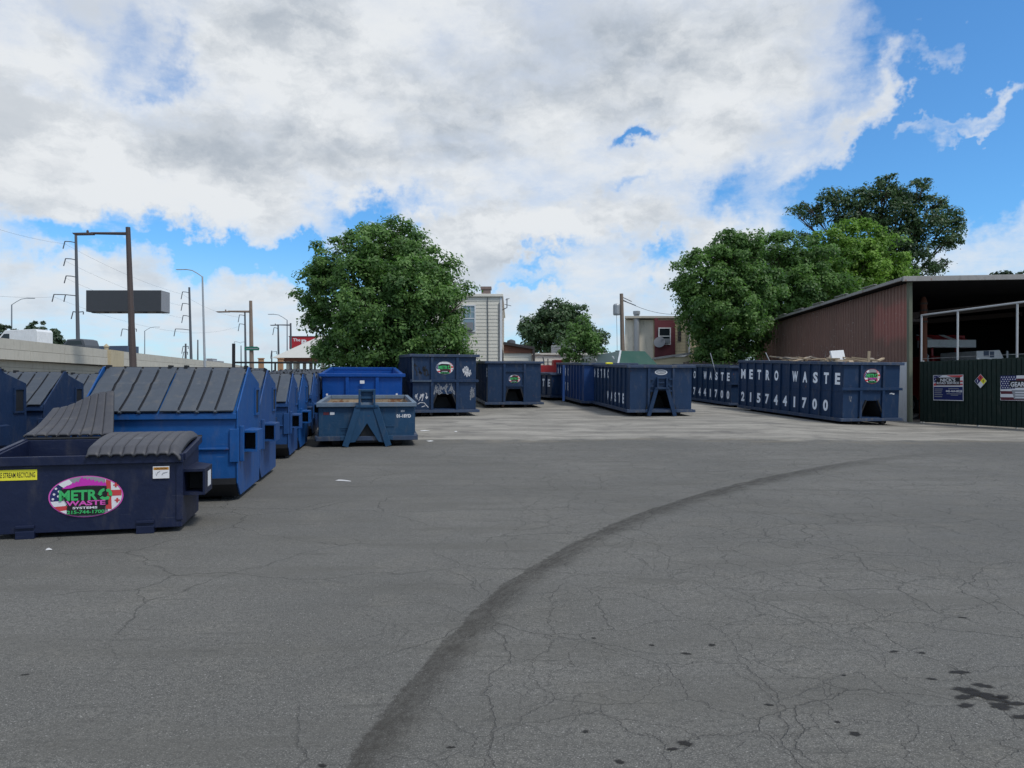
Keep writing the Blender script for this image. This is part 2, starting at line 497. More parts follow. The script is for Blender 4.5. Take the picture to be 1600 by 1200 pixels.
# ------------------------------------------------------------------ mesh builder
class MB:
    def __init__(s):
        s.v, s.f, s.mi = [], [], []

    def add(s, vs, fs, mi=0):
        o = len(s.v)
        s.v += [tuple(p) for p in vs]
        for f in fs:
            s.f.append([i + o for i in f])
            s.mi.append(mi)
        return s

    def box(s, x0, x1, y0, y1, z0, z1, mi=0):
        vs = [(x, y, z) for z in (z0, z1) for y in (y0, y1) for x in (x0, x1)]
        return s.add(vs, [(0, 2, 3, 1), (4, 5, 7, 6), (0, 1, 5, 4), (2, 6, 7, 3), (0, 4, 6, 2), (1, 3, 7, 5)], mi)

    def bar(s, p, q, wd, ht=None, mi=0, up=(0, 0, 1)):
        ht = ht or wd
        p, q = Vector(p), Vector(q)
        a = (q - p).normalized()
        u = Vector(up)
        if abs(a.dot(u)) > .97:
            u = Vector((0, 1, 0))
        r = a.cross(u).normalized()
        u = r.cross(a).normalized()
        vs = [e + r * (sx * wd / 2) + u * (sz * ht / 2) for e in (p, q) for sx, sz in ((-1, -1), (1, -1), (1, 1), (-1, 1))]
        return s.add(vs, [(3, 2, 1, 0), (4, 5, 6, 7), (0, 1, 5, 4), (1, 2, 6, 5), (2, 3, 7, 6), (3, 0, 4, 7)], mi)

    def tube(s, pts, rad, n=8, mi=0, cap=True):
        pts = [Vector(p) for p in pts]
        if not isinstance(rad, (list, tuple)):
            rad = [rad] * len(pts)
        vs, fs = [], []
        prev = None
        for i, p in enumerate(pts):
            a = (pts[min(i + 1, len(pts) - 1)] - pts[max(i - 1, 0)]).normalized()
            if prev is None:
                prev = Vector((1, 0, 0)) if abs(a.x) < .9 else Vector((0, 1, 0))
            r = (prev - a * prev.dot(a)).normalized()
            prev = r
            u = a.cross(r)
            for k in range(n):
                t = 2 * math.pi * k / n
                vs.append(p + (r * math.cos(t) + u * math.sin(t)) * rad[i])
        for i in range(len(pts) - 1):
            for k in range(n):
                k2 = (k + 1) % n
                fs.append((i * n + k, i * n + k2, (i + 1) * n + k2, (i + 1) * n + k))
        if cap:
            fs.append(tuple(reversed(range(n))))
            fs.append(tuple((len(pts) - 1) * n + k for k in range(n)))
        return s.add(vs, fs, mi)

    def prism(s, poly, x0, x1, axis='x', mi=0):
        """extrude a closed outline (list of 2-D points) along an axis"""
        def P(a, b, c):
            return {'x': (c, a, b), 'y': (a, c, b), 'z': (a, b, c)}[axis]
        n = len(poly)
        vs = [P(a, b, x0) for a, b in poly] + [P(a, b, x1) for a, b in poly]
        fs = [tuple(range(n)), tuple(reversed(range(n, 2 * n)))]
        fs += [(i, i + n, (i + 1) % n + n, (i + 1) % n) for i in range(n)]
        return s.add(vs, fs, mi)

    def grid(s, fn, nu, nv, mi=0, matfn=None, thick=0):
        vs = [fn(i / nu, j / nv) for j in range(nv + 1) for i in range(nu + 1)]
        o = len(s.v)
        s.v += [tuple(p) for p in vs]
        for j in range(nv):
            for i in range(nu):
                a = o + j * (nu + 1) + i
                s.f.append([a, a + 1, a + nu + 2, a + nu + 1])
                s.mi.append(matfn((i + .5) / nu, (j + .5) / nv) if matfn else mi)
        return s

    def lathe(s, prof, n=12, c=(0, 0, 0), mi=0):
        vs = [(c[0] + r * math.cos(2 * math.pi * k / n), c[1] + r * math.sin(2 * math.pi * k / n), c[2] + z) for r, z in prof for k in range(n)]
        fs = [(i * n + k, i * n + (k + 1) % n, (i + 1) * n + (k + 1) % n, (i + 1) * n + k) for i in range(len(prof) - 1) for k in range(n)]
        fs += [tuple(reversed(range(n))), tuple((len(prof) - 1) * n + k for k in range(n))]
        return s.add(vs, fs, mi)

    def build(s, name, mats, parent=None, bevel=0, smooth=False, solid=0, fixn=True):
        me = bpy.data.meshes.new(name)
        me.from_pydata(s.v, [], s.f)
        mats = mats if isinstance(mats, (list, tuple)) else [mats]
        for m in mats:
            me.materials.append(m)
        me.polygons.foreach_set('material_index', s.mi)
        if fixn:
            import bmesh
            b = bmesh.new()
            b.from_mesh(me)
            bmesh.ops.recalc_face_normals(b, faces=b.faces)
            b.to_mesh(me)
            b.free()
        if smooth:
            me.polygons.foreach_set('use_smooth', [True] * len(me.polygons))
        me.update()
        o = bpy.data.objects.new(name, me)
        C.objects.link(o)
        o.parent = parent
        if solid:
            md = o.modifiers.new('solid', 'SOLIDIFY')
            md.thickness = solid
            md.offset = 0
        if bevel:
            md = o.modifiers.new('bevel', 'BEVEL')
            md.width = bevel
            md.segments = 2
            md.limit_method = 'ANGLE'
            md.angle_limit = R(40)
        return o


def tag(o, label=None, cat=None, group=None, kind=None):
    for k, v in (('label', label), ('category', cat), ('group', group), ('kind', kind)):
        if v:
            o[k] = v
    return o


def thing(name, label, cat, group=None, loc=(0, 0, 0), rotz=0):
    o = bpy.data.objects.new(name, None)
    o.empty_display_size = .2
    C.objects.link(o)
    o.location = loc
    o.rotation_euler = (0, 0, rotz)
    return tag(o, label, cat, group)


def copy_tree(o, parent=None):
    c = o.copy()
    C.objects.link(c)
    c.parent = parent
    for ch in list(o.children):
        copy_tree(ch, c)
    return c


def gz(x, y):
    """height of the yard: flat asphalt, then the lot climbs away from the camera"""
    u = y - 17.0 - 1.5 * max(0.0, x - 8.0)
    u = math.log1p(math.exp(min(u, 40.0) / 1.2)) * 1.2
    u = min(u, 30 - math.exp(-max(u - 20, 0) / 10) * 0 )
    return .036 * min(u, 27.0)


def place(root, x, y, yaw, L=0.0, dz=0.0):
    """stand a thing on the ground: its front at (x, y), its length L running away along its heading"""
    bx, by = x - math.sin(yaw) * L, y + math.cos(yaw) * L
    z0, z1 = gz(x, y), gz(bx, by)
    root.location = (x, y, z0 + dz)
    root.rotation_euler = (math.atan2(z1 - z0, L) if L else 0, 0, yaw)


def ppt(px, py, y):
    """point at depth y seen at photo pixel (used only to lay the place out)"""
    return ((px - 800) / 1110 * y, y, 1.45 + (604 - py) / 1110 * y)


_tx = {}


def text_geo(s, width=None, height=1.0, bold=.0, space=1.0):
    """flat lettering as (2-D points, faces), centred on 0,0"""
    key = (s, bold, space)
    if key not in _tx:
        cu = bpy.data.curves.new('text', 'FONT')
        cu.body = s
        cu.size = 1
        cu.offset = bold
        cu.space_character = space
        cu.resolution_u = 3
        ob = bpy.data.objects.new('text', cu)
        C.objects.link(ob)
        bpy.context.view_layer.update()
        me = bpy.data.meshes.new_from_object(ob.evaluated_get(bpy.context.evaluated_depsgraph_get()))
        pts = np.array([(v.co.x, v.co.y) for v in me.vertices])
        fs = [tuple(p.vertices) for p in me.polygons]
        bpy.data.objects.remove(ob)
        bpy.data.curves.remove(cu)
        bpy.data.meshes.remove(me)
        _tx[key] = (pts, fs)
    pts, fs = _tx[key]
    lo, hi = pts.min(0), pts.max(0)
    c, sz = (lo + hi) / 2, hi - lo
    k = height / sz[1]
    kx = width / sz[0] if width else k
    return [((p[0] - c[0]) * kx, (p[1] - c[1]) * k) for p in pts], fs


class Decal:
    """flat sticker built in its own x-z plane facing -y, layers stacked a hair apart"""
    def __init__(s):
        s.b = MB()
        s.mats = []
        s.k = 0

    def mi(s, m):
        if m not in s.mats:
            s.mats.append(m)
        return s.mats.index(m)

    def poly(s, pts, m, step=True):
        if step:
            s.k += 1
        y = -.0008 * s.k
        s.b.add([(p[0], y, p[1]) for p in pts], [tuple(range(len(pts)))], s.mi(m))

    def rect(s, x0, x1, z0, z1, m, step=True):
        s.poly([(x0, z0), (x1, z0), (x1, z1), (x0, z1)], m, step)

    def text(s, txt, cx, cz, width, height, m, bold=.02, rot=0, step=True):
        if step:
            s.k += 1
        y = -.0008 * s.k
        pts, fs = text_geo(txt, width, height, bold)
        c_, s_ = math.cos(rot), math.sin(rot)
        s.b.add([(cx + p[0] * c_ - p[1] * s_, y, cz + p[0] * s_ + p[1] * c_) for p in pts], fs, s.mi(m))

    def build(s, name, parent, loc, rotz=0, scale=(1, 1)):
        s.b.v = [(x * scale[0], y, z * scale[1]) for x, y, z in s.b.v]
        o = s.b.build(name, [M[m] for m in s.mats], parent, fixn=False)
        o.location = loc
        o.rotation_euler = (0, 0, rotz)
        return o


def ell(a0, a1, n=14, r=1.0):
    return [(r * math.cos(R(a0 + (a1 - a0) * i / n)), r * math.sin(R(a0 + (a1 - a0) * i / n))) for i in range(n + 1)]


def oval_logo(dark_top=False, rim='s_pink', sky='s_magenta', word='s_pink'):
    d_ = Decal()
    d_.poly(ell(0, 354, 59, 1.0), rim)
    d_.poly(ell(0, 354, 59, .965), 's_grey')
    # left flag: blue canton, white and red waves
    d_.poly(ell(140, 192, 12, .96) + [(-.68, -.18), (-.60, .45)], 's_navy')
    for sx, sz in ((-.80, .42), (-.85, .15), (-.88, -.08), (-.74, .05), (-.72, .28)):
        d_.poly([(sx + .035 * math.cos(i * .7854), sz + .055 * math.sin(i * .7854)) for i in range(8)], 's_white', sx == -.80)
    d_.poly(ell(192, 208, 6, .96) + [(-.55, -.42), (-.45, -.22), (-.68, -.18)], 's_white')
    d_.poly(ell(208, 224, 6, .96) + [(-.50, -.62), (-.42, -.40), (-.55, -.42)], 's_red')
    d_.poly(ell(224, 246, 6, .96) + [(-.30, -.72), (-.50, -.62)], 's_white')
    d_.poly(ell(118, 140, 6, .96) + [(-.60, .45), (-.35, .66)], 's_white')
    # right flag: white field with red cross and four small crosses
    d_.poly(ell(-52, 58, 20, .96), 's_white')
    d_.poly([(.53, -.62), (.69, -.66), (.66, .72), (.53, .80)], 's_red')
    d_.poly([(.66, 0), (.95, 0), (.95, .28), (.66, .28)], 's_red')
    for sx, sz in ((.80, .52), (.84, -.22)):
        d_.poly([(sx - .07, sz - .03), (sx + .07, sz - .03), (sx + .07, sz + .03), (sx - .07, sz + .03)], 's_red', sx == .80)
        d_.poly([(sx - .025, sz - .11), (sx + .025, sz - .11), (sx + .025, sz + .11), (sx - .025, sz + .11)], 's_red')
    # dark middle and skyline
    d_.poly([(-.66, .44), (-.2, .52), (.55, .48), (.60, -.40), (.40, -.46), (-.45, -.46), (-.55, -.2)], 'ink')
    sk = [(-.64, .40), (-.50, .56), (-.40, .58), (-.36, .70), (-.30, .66), (-.26, .76), (-.20, .70), (-.16, .86), (-.10, .96), (-.05, .84),
          (-.01, .92), (.04, .80), (.09, .90), (.14, .76), (.20, .84), (.24, .70), (.30, .78), (.34, .66), (.42, .74), (.46, .62), (.52, .70), (.55, .50), (.1, .54), (-.25, .50), (-.4, .42)]
    d_.poly(sk, sky)
    if dark_top:
        d_.poly([(-.85, .42), (-.35, .62), (.25, .60), (.8, .48), (.4, .82), (-.3, .88)], 's_white')
    d_.poly([(-.50, -.42), (.52, -.42), (.50, -.82), (.2, -.90), (-.25, -.90), (-.5, -.82)], 'ink')
    d_.text('METR', -.20, .08, 1.02, .50, 's_green', .035)
    for k in range(3):
        a0 = 90 + 120 * k
        d_.poly([(.52 + .19 * x, .10 + .29 * z) for x, z in ell(a0 + 8, a0 + 88, 6, 1.0)] +
                [(.52 + .19 * x, .10 + .29 * z) for x, z in [(1.2 * math.cos(R(a0 + 84)), 1.2 * math.sin(R(a0 + 84))), (.78 * math.cos(R(a0 + 114)), .78 * math.sin(R(a0 + 114))), (.36 * math.cos(R(a0 + 84)), .36 * math.sin(R(a0 + 84)))]] +
                [(.52 + .19 * x, .10 + .29 * z) for x, z in ell(a0 + 82, a0 + 8, 6, .52)], 's_green', k == 0)
    d_.text('WASTE', 0.0, -.30, 1.05, .24, word, .03)
    d_.text('SYSTEMS', -.02, -.53, .66, .11, 's_white', .035)
    d_.text('215-744-1700', .0, -.73, 1.0, .17, 's_green', .03)
    return d_


# ================================================================== SETTING
def axis(lo, hi, step, outer):
    a = list(np.arange(lo, hi + .01, step))
    return [-v for v in reversed(outer)] + a + list(outer)


gxs = axis(-44, 44, 1.0, [60, 90, 150, 300, 700, 1500, 3000])
gys = [-3000, -700, -150, -50, -20, -8] + list(np.arange(-4, 66, 1.0)) + [75, 90, 120, 200, 400, 900, 3000]
g = MB()
nx_ = len(gxs)
g.add([(x, y, gz(x, y)) for y in gys for x in gxs],
      [(j * nx_ + i, j * nx_ + i + 1, (j + 1) * nx_ + i + 1, (j + 1) * nx_ + i) for j in range(len(gys) - 1) for i in range(nx_ - 1)])
ground = g.build('ground', M['ground'], smooth=True)
tag(ground, 'cracked grey asphalt yard running into a pale dusty lot', kind='structure')


def ground_strip(name, pts, widths, mat, label, h=.004):
    """film of dirt following a path over the ground (x, y), UV.x across and UV.y along"""
    P_ = [Vector((x, y, 0)) for x, y in pts]
    fine, wd = [], []
    for i in range(len(P_) - 1):
        p0, p1, p2, p3 = P_[max(i - 1, 0)], P_[i], P_[i + 1], P_[min(i + 2, len(P_) - 1)]
        for k in range(8):
            t = k / 8
            fine.append(.5 * ((2 * p1) + (p2 - p0) * t + (2 * p0 - 5 * p1 + 4 * p2 - p3) * t * t + (3 * p1 - p0 - 3 * p2 + p3) * t ** 3))
            wd.append(widths[i] + (widths[i + 1] - widths[i]) * t)
    fine.append(P_[-1])
    wd.append(widths[-1])
    b = MB()
    uv = []
    n = 6
    for i, p in enumerate(fine):
        a = (fine[min(i + 1, len(fine) - 1)] - fine[max(i - 1, 0)]).normalized()
        s = Vector((a.y, -a.x, 0))
        for k in range(n + 1):
            q = p + s * wd[i] * (k / n)
            b.v.append((q.x, q.y, gz(q.x, q.y) + h))
            uv.append((k / n, i / (len(fine) - 1)))
    for i in range(len(fine) - 1):
        for k in range(n):
            q = i * (n + 1) + k
            b.f.append([q, q + 1, q + n + 2, q + n + 1])
            b.mi.append(0)
    o = b.build(name, mat, fixn=False)
    l_ = o.data.uv_layers.new(name='uv')
    for lp in o.data.loops:
        l_.data[lp.index].uv = uv[lp.vertex_index]
    return tag(o, label, kind='structure')


ground_strip('road_stain', [(-.72, 1.6), (-.66, 2.7), (-.55, 3.35), (-.36, 4.2), (.06, 5.55), (1.4, 8.1), (3.9, 11.25), (7.2, 14.3), (10.4, 16.2)],
             [.28, .28, .28, .30, .34, .42, .55, .7, .7], M['stain'], 'dark curved tyre stain sweeping across the asphalt')

oil = MB()
oil_uv = []
rs = random.Random(3)


def blot(x, y, r):
    """one drip: a disc whose UV.x falls from the middle to the rim"""
    n = 14
    ph = rs.random() * 6
    z = gz(x, y) + .0015 + .0004 * (len(oil.f) // n % 6)
    o_ = len(oil.v)
    oil.v.append((x, y, z))
    oil_uv.append(1.0)
    for k in range(n):
        t = 2 * math.pi * k / n
        rr = r * 1.25 * (1 + .25 * math.sin(2 * t + ph) + .18 * math.sin(5 * t + 2 * ph))
        oil.v.append((x + rr * 1.35 * math.cos(t), y + rr * .8 * math.sin(t), z))
        oil_uv.append(0.0)
    for k in range(n):
        oil.f.append([o_, o_ + 1 + k, o_ + 1 + (k + 1) % n])
        oil.mi.append(0)


for px, py, r in [(1497, 1050, 16), (1535, 1071, 16), (1507, 1077, 19), (1527, 1084, 24), (1550, 1090, 26), (1505, 1089, 17), (1508, 1102, 15), (1562, 1103, 22),
                  (1585, 1099, 17), (1597, 1120, 18), (1565, 1089, 14), (1455, 1061, 8), (1335, 1146, 12), (1201, 1101, 8), (1070, 1161, 14), (1050, 1170, 9), (968, 1190, 10), (915, 1143, 7), (1072, 1021, 9),
                  (1018, 1008, 6), (928, 997, 5), (1396, 1018, 8), (1440, 1020, 7), (504, 1196, 9), (705, 1167, 7), (40, 1054, 7), (1318, 1055, 5), (1504, 965, 7), (1308, 1128, 6), (1112, 1008, 8)]:
    dd = 1110 * 1.45 / (py - 604)
    blot((px - 800) / 1110 * dd, dd, r / 1110 * dd * .72)
oil_o = oil.build('oil_spots', M['oil'], fixn=False)
ul = oil_o.data.uv_layers.new(name='uv')
for lp in oil_o.data.loops:
    ul.data[lp.index].uv = (oil_uv[lp.vertex_index], 0)
tag(oil_o, 'scattered dark oil drips on the asphalt', kind='stuff')


# ---------------------------------------------------------------- siding helper
def siding(b, p, q, z0, z1, step=.2, lip=.018, mi=0):
    """lapped boards on a wall from p to q (x, y); the face looks to the right of p->q turned clockwise"""
    p, q = Vector((*p, 0)), Vector((*q, 0))
    a = (q - p).normalized()
    nrm = Vector((a.y, -a.x, 0))
    z = z0
    while z < z1 - .01:
        zt = min(z + step, z1)
        A = p + nrm * lip
        B = q + nrm * lip
        b.add([(A.x, A.y, z), (B.x, B.y, z), (q.x, q.y, zt), (p.x, p.y, zt), (p.x, p.y, z), (q.x, q.y, z)], [(0, 1, 2, 3), (4, 5, 1, 0)], mi)
        z = zt


def window(parent, x, y, z, wd, ht, glass='glass', frame='white', bars=True, ac=False):
    """double-hung window facing -y, lower-left corner given"""
    f = MB()
    t = .07
    f.box(x - t, x, y - .06, y + .02, z - t, z + ht + t)
    f.box(x + wd, x + wd + t, y - .06, y + .02, z - t, z + ht + t)
    f.box(x, x + wd, y - .06, y + .02, z + ht, z + ht + t)
    f.box(x, x + wd, y - .08, y + .02, z - t, z)
    f.box(x, x + wd, y - .045, y, z + ht * .48, z + ht * .48 + .05)
    if bars:
        for k in (1, 2):
            f.box(x + wd * k / 3 - .012, x + wd * k / 3 + .012, y - .035, y - .005, z + ht * .53, z + ht)
        f.box(x, x + wd, y - .033, y - .007, z + ht * .76 - .012, z + ht * .76 + .012)
    fo = f.build('window', M[frame], parent)
    MB().box(x, x + wd, y - .025, y + .01, z, z + ht).build('pane', M[glass], fo)
    if ac:
        MB().box(x + wd * .12, x + wd * .88, y - .35, y - .05, z + .02, z + ht * .32).build('window_air_conditioner', M['signside'], fo)
    return fo


# ---------------------------------------------------------------- white row house (behind the left tree)
hx0, hx1, hy = -4.9, -.62, 42.0
house = thing('row_house', 'narrow two storey house clad in white lapped siding right of the round tree', 'house', loc=(0, 0, 0))
b = MB()
b.box(hx0, hx1, hy, hy + 13, .3, 6.75)
siding(b, (hx0, hy), (hx1, hy), .4, 6.7, .21)
siding(b, (hx1, hy), (hx1, hy + 13), .4, 6.7, .21)
b.build('wall', M['siding'], house)
r_ = MB()
r_.box(hx0 - .1, hx1 + .1, hy - .12, hy + 13.1, 6.75, 6.92)
ro = r_.build('roof', M['siding'], house, bevel=.02)
c_ = MB()
c_.box(-1.85, -1.30, hy + 1, hy + 1.6, 6.92, 7.35)
c_.box(-1.9, -1.25, hy + .95, hy + 1.65, 7.35, 7.5)
c_.build('chimney', M['chimney'], ro)
window(house, -2.88, hy - .01, 4.75, .66, 1.45, 'curtain_glass', ac=True)
t_ = MB()
t_.tube([(-1.42, hy - .05, .5), (-1.42, hy - .05, 5.0), (-1.45, hy - .05, 6.7)], .022, 6)
t_.tube([(-.76, hy - .05, .5), (-.76, hy - .05, 6.4)], .022, 6)
t_.build('cable', M['darkpole'], house)
t_ = MB()
t_.box(hx1 - .10, hx1 + .04, hy - .04, hy + .06, .5, 6.74)
t_.build('corner_trim', M['white'], house)
t_ = MB()
t_.tube([(-.6, hy + .3, 6.0), (-.3, hy + .3, 6.15), (-.3, hy + .3, 6.7)], .03, 6)
t_.tube([(-.45, hy + .3, 6.35), (-.05, hy + .3, 6.25)], .018, 5)
t_.tube([(-.4, hy + .3, 6.6), (-.15, hy + .3, 6.7)], .018, 5)
t_.build('antenna', M['darkpole'], house)

# low brick-roofed rear extension
low = thing('low_building', 'low cream sided building with a sloping brown roof edge beside the white house', 'building')
b = MB()
b.box(-.50, 1.18, hy + .6, hy + 9, .3, 3.45)
siding(b, (-.50, hy + .6), (1.18, hy + .6), .4, 3.40, .2)
b.build('wall', M['siding'], low)
b = MB()
b.add([(-.5, hy + .5, 3.45), (1.24, hy + .5, 3.45), (1.24, hy + .5, 3.72), (-.5, hy + .5, 4.0), (-.5, hy + 9, 3.45), (1.24, hy + 9, 3.45), (1.24, hy + 9, 3.72), (-.5, hy + 9, 4.0)],
      [(0, 1, 2, 3), (4, 7, 6, 5), (3, 2, 6, 7), (0, 4, 5, 1), (1, 5, 6, 2), (0, 3, 7, 4)])
b.build('brick_gable', M['brick'], low)
b = MB()
b.bar((-.52, hy + .42, 4.04), (1.34, hy + .42, 3.74), .16, .16)
b.bar((1.30, hy + .42, 3.70), (1.30, hy + .42, 1.6), .14, .14)
b.build('roof_edge', M['roofing'], low)
b = MB()
b.lathe([(.0, 0), (.22, 0), (.28, .1), (.25, .3), (.05, .38)], 10, (-.05, hy + 2.2, 4.0))
b.build('roof_vent', M['darkpole'], low)

# white block building with rooftop machines
blk = thing('white_block_building', 'long low white building with grey rooftop machines in front of the broad dark tree', 'building')
b = MB()
b.box(1.35, 6.4, 47, 58, .3, 3.55)
siding(b, (1.35, 47), (6.4, 47), .4, 3.30, .45, .02)
b.build('wall', M['block'], blk)
MB().box(1.28, 6.5, 46.9, 58, 3.55, 3.66).build('parapet_cap', M['block'], blk)
for x0, x1, h in ((2.72, 3.32, .62), (3.40, 4.35, .80)):
    b = MB()
    b.box(x0, x1, 48.5, 49.4, 3.66, 3.66 + h)
    for k in range(4):
        b.box(x0 + .05, x1 - .05, 48.47, 48.5, 3.70 + k * h * .22, 3.70 + k * h * .22 + h * .1)
    b.build('rooftop_machine', M['signside'], blk, bevel=.02)

# chain-link fence in front of the houses
cf = thing('chain_link_fence', 'thin dark pipe fence with posts in front of the white siding', 'fence')
b = MB()
b.tube([(-5, 41, 2.89), (1.25, 41, 2.89), (1.25, 46.3, 3.05), (6.0, 46.3, 3.05)], .028, 6)
b.build('rail', M['darkpole'], cf)
for x, yf in ((-4.9, 41), (-1.85, 41), (1.25, 41), (1.7, 46.3), (4.4, 46.3)):
    MB().tube([(x, yf, gz(x, yf) - .1), (x, yf, 2.95)], .03, 6).build('post', M['darkpole'], cf)
mp = thing('meter_post', 'pair of thin dark utility stubs against the white block wall', 'utility post', loc=(2.1, 46.7, gz(1.7, 46)))
MB().tube([(0, 0, -.1), (0, 0, 2.1), (-.06, 0, 2.4)], .04, 6).build('stub', M['darkpole'], mp)
b = MB()
b.tube([(.26, 0, -.1), (.26, 0, 2.3)], .035, 6)
b.box(.16, .36, -.06, .06, 1.6, 1.9)
b.build('stub', M['darkpole'], mp)

# ---------------------------------------------------------------- beige house on the right
bh = thing('beige_house', 'stained beige house with a maroon bay window and tall metal flue', 'house')
by = 50.0
b = MB()
b.prism([(7.95, by), (9.95, by), (9.95, by + 9), (9.6, by + 9)], .4, 6.15, 'z')
b.build('stucco_wall', M['stucco'], bh)
b = MB()
b.box(9.96, 14.5, by - .4, by + 10, .4, 6.2)
siding(b, (9.96, by - .4), (14.5, by - .4), .4, 6.15, .22)
b.build('wall', M['siding_tan'], bh)
b = MB()
b.box(9.93, 11.35, by - .62, by - .42, 3.4, 6.05)
b.box(9.92, 10.16, by - .58, by - .43, 6.05, 6.22)
b.build('bay_panel', M['maroon'], bh)
window(bh, 10.24, by - .64, 4.42, .72, 1.05, 'glass', 'white', False, True)
b = MB()
b.prism([(7.85, by - .55), (14.6, by - .55), (14.6, by + 9.1), (9.6, by + 9.1)], 6.22, 6.36, 'z')
b.box(9.0, 10.4, by + 2, by + 4, 6.36, 6.6)
b.build('roof', M['concrete'], bh)
b = MB()
b.tube([(8.72, by - .3, 1.0), (8.72, by - .3, 6.5)], .20, 12)
b.tube([(8.72, by - .3, 6.5), (8.72, by - .3, 6.72)], .25, 12)
b.build('flue', M['galv'], bh, smooth=False)
b = MB()
b.lathe([(.02, .0), (.22, .04), (.36, .12), (.40, .2)], 16)
dsh = b.build('satellite_dish', M['signside'], bh)
dsh.location = (10.25, by - .75, 4.45)
dsh.rotation_euler = (R(70), 0, R(-20))
b = MB()
b.box(11.6, 11.8, by - .46, by - .40, 5.0, 5.7)
b.box(11.6, 11.8, by - .46, by - .40, 4.6, 4.95)
b.build('vent', M['roofing'], bh)
b = MB()
b.tube([(12.35, by - .5, 6.1), (12.35, by - .5, 3.7), (12.0, by - .5, 3.55), (11.2, by - .5, 3.5)], .06, 8)
b.build('downspout', M['white'], bh)
lean = thing('lean_to_shed', 'small tan sided lean-to with a pale roof edge below the beige house', 'shed')
b = MB()
b.box(9.3, 11.6, 46.2, 49.2, .6, 3.35)
siding(b, (9.3, 46.2), (11.6, 46.2), .7, 3.35, .2)
b.build('wall', M['siding_tan'], lean)
b = MB()
b.bar((9.15, 46.1, 3.25), (11.7, 46.1, 3.62), .12, .14)
b.bar((9.15, 47.6, 3.25), (11.7, 47.6, 3.62), 3.0, .08)
b.build('roof', M['roofedge'], lean)
wf = thing('timber_fence', 'weathered dark plank fence under the right hand trees', 'fence')
b = MB()
for k in range(18):
    x = 10.6 + k * .2
    b.box(x, x + .17, 44.0, 44.03, .7, 2.95 + .06 * math.sin(k * 2.3))
b.build('boards', M['beam'], wf)
b = MB()
b.box(10.5, 14.2, 44.03, 44.09, 2.4, 2.5)
b.box(10.5, 14.2, 44.03, 44.09, 1.2, 1.3)
b.build('rail', M['beam'], wf)

# utility pole with transformer
up = thing('utility_pole', 'grey wooden utility pole with a transformer can beside the beige house', 'utility pole', loc=(6.9, 44.0, .9))
MB().tube([(0, 0, -.3), (-.05, 0, 3), (-.12, 0, 6.3)], [.15, .14, .11], 10).build('post', M['wood'], up)
b = MB()
b.lathe([(.02, 0), (.2, .02), (.22, .1), (.22, .62), (.17, .7), (.05, .74)], 12, (-.42, 0, 4.95))
b.bar((-.42, 0, 5.4), (-.1, 0, 5.4), .06, .06)
b.build('transformer', M['galv'], up)
b = MB()
b.bar((-.1, 0, 5.9), (.75, -.1, 5.55), .05, .05)
b.bar((-.1, 0, 6.1), (.5, -.1, 5.8), .04, .04)
b.build('bracket', M['darkpole'], up)
MB().bar((-.5, 0, 2.75), (.15, 0, 2.75), .06, .06).build('bracket', M['darkpole'], up)


def wire(name, a, c, sag, label, rad=.012):
    a, c = Vector(a), Vector(c)
    pts = []
    for i in range(13):
        t = i / 12
        p = a.lerp(c, t)
        p.z -= sag * 4 * t * (1 - t)
        pts.append(p)
    return tag(MB().tube(pts, rad, 5).build(name, M['black_steel']), label, 'cable', 'overhead cables')


wire('overhead_cable', (6.8, 44, 3.65), (-.5, 43.5, 3.9), .5, 'sagging cable from the utility pole to the white house')
wire('overhead_cable', (6.8, 44, 3.7), (3.5, 90, 4.6), .3, 'cable running from the utility pole behind the broad dark tree')
wire('overhead_cable', (6.75, 44, 6.9), (12.2, 47, 6.4), .5, 'top cable from the utility pole into the right hand trees')
wire('service_drop', (6.45, 44, 5.9), (6.5, 43.9, 3.7), -.9, 'looped cable hanging below the transformer can')

# green hip-topped box behind the containers
gb = thing('green_hip_roof', 'dark green box with sloping hipped metal cover behind the blue containers', 'kiosk', loc=(5.7, 38.0, gz(6, 38)), rotz=R(8.5))
hz0, hz1, hz2 = 0, 1.75, 2.62
MB().box(0, 2.2, 0, 9.4, hz0, hz1).build('base', M['green_metal'], gb, bevel=.02)
b = MB()
A = [(-.06, -.06, hz1), (2.26, -.06, hz1), (2.26, 9.46, hz1), (-.06, 9.46, hz1)]
B = [(.26, .45, hz2), (1.62, .45, hz2), (1.62, 8.9, hz2), (.26, 8.9, hz2)]
b.add(A + B, [(0, 1, 5, 4)], 0)
b.add(A + B, [(1, 2, 6, 5), (2, 3, 7, 6), (3, 0, 4, 7), (4, 5, 6, 7)], 1)
b.mi = [0, 1, 0, 1, 1]  # sides and top get the paler colour that stands for light on them
b.build('cover', [M['green_metal'], M['pale_metal']], gb)
b = MB()
b.bar((-.07, -.07, hz1 + .02), (.25, .43, hz2 + .02), .09, .05)
b.build('corner_trim', M['white'], gb)
b = MB()
for k, yy in enumerate((1.2, 4.8)):
    b.bar((.12, yy, hz1 + .45), (.02, yy, hz1 + .62), .10, .05)
b.build('latch', M['white'], gb)
b = MB()
b.box(-.1, 2.3, -.1, 9.5, hz1 - .10, hz1 - .002)
b.build('eave', M['pale_metal'], gb)

# ---------------------------------------------------------------- brown shed on the right
sx, sy = 16.0, 28.6
sl = math.hypot(1.6, 22.9)
syaw = -math.atan2(1.6, 22.9)
shed = thing('metal_shed', 'big open fronted shed with ribbed brown metal side wall', 'shed', loc=(sx, sy, 0), rotz=syaw)
H_ = 5.68
SW = 20.0


